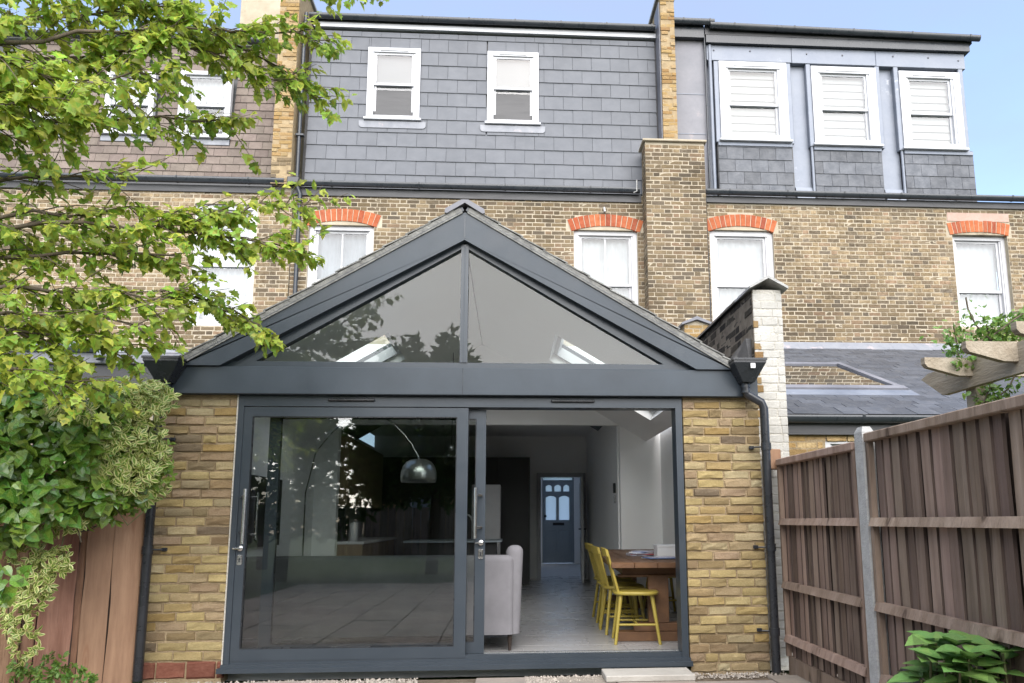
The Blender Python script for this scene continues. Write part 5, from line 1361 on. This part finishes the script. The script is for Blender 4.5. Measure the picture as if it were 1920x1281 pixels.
bough(-250, 600, 4.1, 260, 610, 4.5, .1, 30, 11, .1, .012)
bough(-200, 430, 4.2, 400, 400, 4.7, .1, 26, 10, .1, .012)
for p_, q_ in (((-420, 250, 4.3), 2.6), ((-400, 480, 4.2), 2.2), ((-300, 640, 4.1), 1.7), ((-380, 60, 4.3), 3.2)):
    e = W(*p_); s_ = root + Vector((.1, .02, q_ + .3)); obj('limb', MB().tube(bez(s_, (s_ + e) / 2 + Vector((0, 0, .12)), e, 6), [.07, .06, .05, .042, .036, .032, .028], 8), 'bark', TR)
tag(obj('twigs', twigs, 'bark', TR), kind='stuff')
scatter(TR, TLV, LT, 300, 'foliage', 'leaf_tree')

# ---- ivy and variegated shrub over the old fence
ivy_o = sym([(0, 0), (-.08, .22), (.12, .46), (.34, .36), (.6, .30), (.8, .14), (1.0, 0)])
IV = [leafmesh('leaf', ivy_o, 'leaf_ivy', .22, .25), leafmesh('leaf', ivy_o, 'leaf_ivy', .08, .4), leafmesh('leaf', sym([(0, 0), (.06, .25), (.3, .36), (.6, .28), (1, 0)]), 'leaf_ivy', .3, .2)]
IVT = thing('ivy', 'large glossy dark green ivy mounded over the old fence', 'ivy', (-3.75, 5.55, 0))
lv = []; tw = MB()
def blob(cx, cy, cz, rx, ry, rz, n, size, out, face=Vector((.1, -.8, .35)), hang=.5):
    for k in range(n):
        v = rv(); r_ = R.uniform(.55, 1.04) ** .6
        if v.y > .5: v.y *= -1
        p = Vector((cx + v.x * rx * r_, cy + v.y * ry * r_, cz + v.z * rz * r_))
        nrm = (face + v * .6 + rv() * .45).normalized()
        d = (rv() * .7 + Vector((v.x * .5, -.1, -hang))).normalized()
        out.append((p, d, nrm, size * R.uniform(.55, 1.3)))
c = W(75, 850, 5.4); blob(c.x, c.y, c.z, .55, .28, .42, 620, .105, lv)
c = W(20, 930, 5.3); blob(c.x, c.y, c.z, .4, .25, .35, 300, .105, lv)
c = W(150, 790, 5.5); blob(c.x, c.y, c.z, .42, .25, .3, 300, .095, lv)
c = W(20, 760, 5.4); blob(c.x, c.y, c.z, .45, .25, .35, 320, .095, lv)
c = W(170, 920, 5.5); blob(c.x, c.y, c.z, .34, .2, .2, 190, .085, lv)
c = W(15, 1090, 4.9); blob(c.x, c.y, c.z, .1, .08, .14, 22, .10, lv)
for k in range(9):
    a = W(R.uniform(-20, 120), R.uniform(800, 960), 5.6); tw.tube(bez(a, a + Vector((.15, -.1, .3)), a + Vector((R.uniform(-.3, .4), -.1, R.uniform(-.3, .1))), 6), .006, 5)
obj('stem', tw, 'bark', IVT)
scatter(IVT, lv, IV, 300, 'foliage', 'leaf_ivy')
SHT = thing('variegated_shrub', 'yellow and green variegated shrub spilling against the brick pier', 'shrub', (-3.1, 5.75, 0))
vo = sym([(0, 0), (.2, .16), (.5, .24), (.8, .14), (1.0, 0)])
VL = [leafmesh('leaf', vo, ['leaf_cream', 'leaf_lime'], .3, .2, .55), leafmesh('leaf', vo, ['leaf_cream', 'leaf_lime'], .15, .35, .5)]
GLF = [leafmesh('leaf', vo, 'leaf_lime', .3, .2)]
lv = []; lg = []
def sprigs(px, py, Y, rx, rz, n, size=.058, lst=None, ry=.16):
    c = W(px, py, Y)
    for k in range(n):
        v = rv(); v.y = -abs(v.y); r_ = R.uniform(.6, 1.05)
        p = c + Vector((v.x * rx * r_, v.y * ry * r_, v.z * rz * r_)); ax = (v + rv() * .5 + Vector((.1, -.3, .25))).normalized()
        for q in range(R.randrange(5, 9)):
            side = ax.orthogonal(); side.rotate(Matrix.Rotation(R.uniform(0, 6.28), 3, ax)); d = (ax * R.uniform(.3, 1) + side).normalized()
            (lst if lst is not None else lv).append((p + ax * R.uniform(0, .05), d, (ax + rv() * .2).normalized(), size * R.uniform(.7, 1.25)))
sprigs(255, 765, 5.6, .22, .17, 150); sprigs(285, 750, 5.75, .15, .10, 70); sprigs(225, 830, 5.5, .2, .2, 110); sprigs(150, 760, 5.2, .16, .1, 30); sprigs(265, 845, 5.6, .2, .16, 90)
sprigs(225, 890, 5.5, .26, .14, 130); sprigs(285, 870, 5.7, .14, .18, 90, .052, lg); sprigs(190, 800, 5.5, .25, .2, 80, .055, lg)
sprigs(270, 920, 5.8, .14, .08, 40); sprigs(235, 945, 5.75, .2, .06, 40, .052, lg); sprigs(200, 820, 5.75, .3, .25, 90, .055, lg)
sprigs(170, 960, 5.7, .22, .08, 50, .055, lg)
for (x, y, n) in ((15, 960, 30), (45, 1000, 26), (55, 1040, 30), (75, 1095, 34), (100, 1060, 32), (60, 1120, 22), (40, 1180, 14), (120, 1055, 10), (25, 1150, 8), (130, 985, 26), (55, 1210, 10), (12, 1185, 8)):
    sprigs(x, y, 5.52, .085, .075, n, .05, None, .06)
tw = MB()
for pts in (((40, 960), (70, 1050), (60, 1120), (35, 1210)), ((130, 960), (110, 1050), (70, 1110)), ((10, 960), (20, 1080), (12, 1200)), ((200, 930), (240, 985), (268, 960))):
    tw.tube([W(x, y, 5.53) for x, y in pts], .005, 5)
obj('stem', tw, 'stem', SHT)
scatter(SHT, lv, VL, 300, 'variegated_foliage', ['leaf_cream', 'leaf_lime'])
scatter(SHT, lg, GLF, 0, 'green_foliage', 'leaf_lime')
WP = thing('weed', 'low straggling weeds at the foot of the old fence', 'weed', (-3.1, 5.75, 0))
lw_ = []
for (x, y) in ((60, 1262), (90, 1268), (120, 1255), (140, 1265), (165, 1270), (40, 1255), (105, 1240)):
    sprigs(x, y, 5.72, .05, .05, 9, .04, lw_, .05)
scatter(WP, lw_, [leafmesh('leaf', vo, 'leaf_rose', .3, .2)], 40, 'foliage', 'leaf_rose')
# wire half-basket hung on the fence
BK = thing('hanging_basket', 'empty black wire half basket hung on the old fence', 'basket', tuple(W(152, 965, 5.72)))
c = W(150, 965, 5.72); b = MB()
for lev, rr in ((0, .17), (-.045, .155), (-.085, .12), (-.115, .07)):
    b.tube([c + Vector((rr * math.cos(t), -rr * .75 * math.sin(t), lev)) for t in [pi * k / 12 for k in range(13)]], .0035, 5)
for k in range(9):
    t = pi * k / 8
    b.tube([c + Vector((rr * math.cos(t), -rr * .75 * math.sin(t), l_)) for l_, rr in ((0, .17), (-.045, .155), (-.085, .12), (-.115, .07), (-.125, .0))], .0025, 4)
b.tube([c + Vector((-.17, 0, 0)), c + Vector((.17, 0, 0))], .0035, 5)
obj('frame', b, 'wire', BK)
obj('liner', MB().hexa([c + Vector(v) for v in ((-.12, -.02, -.07), (.04, -.05, -.07), (.04, 0, -.07), (-.12, 0, -.07), (-.14, -.02, .0), (.05, -.05, .0), (.05, 0, .0), (-.14, 0, 0))]), 'paper_pale', BK)

# ---- broad-leaved plant in front of the fence
HY = thing('hydrangea', 'broad-leaved green hydrangea growing low in front of the fence', 'plant', (2.0, 3.45, 0))
ho = [(0, 0)]
for k in range(1, 10):
    t = k / 10; ho.append((t, .36 * math.sin(pi * t ** .8) ** .9 + (.015 if k % 2 else -.008)))
ho = sym(ho + [(1.06, 0)])
HL = [leafmesh('leaf', ho, 'leaf_hydrangea', .22, .45), leafmesh('leaf', ho, 'leaf_hydrangea', .35, .25), leafmesh('leaf', ho, 'leaf_hydrangea', .1, .6)]
lv = []; tw = MB()
for k, (px, py, sz) in enumerate(((1755, 1205, .16), (1770, 1238, .16), (1790, 1200, .15), (1745, 1240, .13), (1815, 1225, .14), (1760, 1270, .15), (1800, 1262, .15), (1850, 1240, .14), (1880, 1225, .13), (1905, 1215, .13), (1870, 1262, .15), (1900, 1255, .14), (1835, 1270, .15), (1728, 1275, .13), (1920, 1240, .15), (1890, 1285, .16), (1810, 1290, .16), (1940, 1265, .15), (1860, 1215, .13), (1830, 1250, .14), (1780, 1222, .13), (1915, 1285, .15), (1850, 1290, .15), (1740, 1262, .12))):
    tip = W(px, py, R.uniform(3.3, 3.6)); base = Vector((tip.x + R.uniform(-.04, .06), tip.y + R.uniform(-.03, .1), 0))
    tw.tube(bez(base, (base + tip) / 2 + Vector((.02, 0, .05)), tip, 5), .006, 6)
    a0 = R.uniform(0, 6.28)
    for q in range(5):
        a = a0 + q * 2 * pi / 5; up = R.uniform(.05, .6)
        d = Vector((math.cos(a), math.sin(a), up)).normalized(); lv.append((tip + d * .01 - Vector((0, 0, .03 * (q % 2))), d, Vector((-d.x * .4, -d.y * .4 - .25, 1)).normalized(), sz * R.uniform(.75, 1.15)))
obj('stem', tw, 'stem', HY)
scatter(HY, lv, HL, 300, 'foliage', 'leaf_hydrangea')
b = MB()
cs = W(1700, 1245, 3.95); cs.z = 0; n = 14; vs = []
for lev, rr in ((0, .13), (.12, .16), (.25, .14), (.36, .09), (.42, .03)):
    for k in range(n):
        t = 2 * pi * k / n; w_ = rr * (1 + R.uniform(-.16, .16)); vs.append((cs.x + w_ * math.cos(t), cs.y + w_ * math.sin(t) * .9, lev + R.uniform(-.02, .02)))
b.add(vs, [(i * n + j, i * n + (j + 1) % n, (i + 1) * n + (j + 1) % n, (i + 1) * n + j) for i in range(4) for j in range(n)], True); b.add(vs[-n:], [tuple(range(n))])
tag(obj('dark_lump', b, 'lump'), 'dark rounded lump at the fence foot behind the broad-leaved plant', 'lump')  # dark lump filling a spot where the real object is unidentified

# ---- climbing rose on the pergola
RS = thing('climbing_rose', 'pale green climbing rose scrambling over the pergola', 'climber', (3.5, 4.9, 0))
lv = []; tw = MB()
ro = sym([(0, 0), (.25, .26), (.55, .28), (.8, .16), (1, 0)])
RL = [leafmesh('leaf', ro, 'leaf_rose', .3, .3), leafmesh('leaf', ro, 'leaf_rose', .1, .2)]
for pts, Y in ((((1838, 770), (1850, 740), (1870, 700), (1860, 640), (1850, 610)), 5.0), (((1860, 640), (1830, 610), (1815, 580), (1811, 558)), 5.0), (((1800, 690), (1795, 650), (1790, 620), (1787, 612)), 5.25), (((1860, 630), (1900, 600), (1940, 575)), 4.9), (((1905, 700), (1890, 730), (1870, 745)), 4.9)):
    P = [W(x, y, Y) for x, y in pts]; tw.tube(P, .006, 5)
    for i in range(len(P) - 1):
        for k in range(26):
            p = P[i].lerp(P[i + 1], R.random()) + Vector((R.gauss(0, .06), R.gauss(0, .06), R.gauss(0, .05)))
            if PJ(p)[1] < 600 and R.random() < .45: continue
            lv.append((p, (rv() + Vector((0, 0, -.3))).normalized(), (Vector((0, -.5, .6)) + rv() * .6).normalized(), R.uniform(.03, .055)))
for (x, y, rx, rz, n) in ((1870, 620, .16, .09, 190), (1910, 610, .15, .12, 170), (1790, 645, .06, .10, 80), (1800, 680, .08, .06, 40), (1865, 750, .08, .12, 90), (1880, 640, .15, .06, 90)):
    c = W(x, y, 5.05)
    for k in range(n):
        v = rv(); p = c + Vector((v.x * rx, v.y * .15, v.z * rz)) * R.uniform(.4, 1.1)
        lv.append((p, (rv() + Vector((0, 0, -.2))).normalized(), (Vector((0, -.5, .6)) + rv() * .6).normalized(), R.uniform(.032, .06)))
obj('stem', tw, 'bark', RS)
scatter(RS, lv, RL, 250, 'foliage', 'leaf_rose')

# ================================================================== the garden behind the camera, made up for the glass, seen only as reflections
def far_tree(label, x, y, h, r, n, seed):
    t = thing('garden_tree', label, 'tree', (x, y, 0)); rr = random.Random(seed)
    obj('trunk', MB().tube([(x, y, -.05), (x + .1, y, h * .4), (x - .1, y + .1, h * .8)], [.16, .12, .05], 9), 'bark', t)
    b = MB()
    for k in range(n):
        a, e = rr.uniform(0, 2 * pi), rr.uniform(-.9, 1.4); q = rr.uniform(.35, 1) ** .5 * (1 + .25 * math.sin(3 * a + seed) * math.cos(2 * e))
        c = Vector((x + r * q * math.cos(a) * math.cos(e), y + r * q * math.sin(a) * math.cos(e), h * .62 + r * 1.0 * q * math.sin(e)))
        d1 = Vector((rr.gauss(0, 1), rr.gauss(0, 1), rr.gauss(0, 1))).normalized(); d2 = d1.orthogonal().normalized(); s = rr.uniform(.07, .16)
        b.add([c, c + d1 * s + d2 * s * .5, c + d1 * s * 2, c + d1 * s - d2 * s * .5], [(0, 1, 2, 3)])
    tag(obj('crown', b, 'leaf_dark', t), kind='stuff')
far_tree('dark leafy tree mirrored in the middle of the sliding door', -1.9, -6.2, 5.2, 2.2, 13000, 2)
far_tree('slender tree mirrored at the low corner of the gable glass', -7.6, -9, 8.2, 1.9, 3000, 5)
far_tree('broad shrubby tree mirrored low in the glass door', -4.9, -4.2, 3.4, 1.7, 5000, 8)
far_tree('rounded garden tree mirrored toward the open side of the door', 1.8, -8.5, 4.6, 2.0, 8000, 12)
BH = thing('facing_terrace', 'dark brick terrace facing the garden, mirrored in the gable glass', 'house', (4, -18, 0))
b = MB(); b.box(-5.5, 16, -27, -18, -.05, 5.6); bw = obj('wall', b, 'yellow_old', BH)
obj('roof', MB().prism_x([(-17.7, 5.6), (-22.5, 8.4), (-27.3, 5.6)], -5.7, 16.2), 'slate_nat', BH)
for x in (-4, -1, 3, 6):
    for z in (.9, 3.6):
        wn = obj('window', MB().box(x, x + 1.1, -18.0 + .001, -17.94, z, z + 1.6), 'upvc', BH); obj('pane', MB().box(x + .1, x + 1.0, -17.939, -17.93, z + .1, z + 1.5), 'grey_paint', wn)
GF = thing('garden_fence', 'low timber fence across the garden, mirrored in the lower door glass', 'fence', (0, -8, 0))
for k in range(44): obj('board', MB().box(-6.6 + k * .3, -6.6 + k * .3 + .28, -8, -7.97, -.03, 1.7), 'fence_wood', GF) if k == 0 else None
fb = [o for o in GF.children][0]
for k in range(1, 44):
    o = fb.copy(); COL.objects.link(o); o.parent = GF; o.location = Vector(fb.location) + Vector((k * .3, 0, 0))
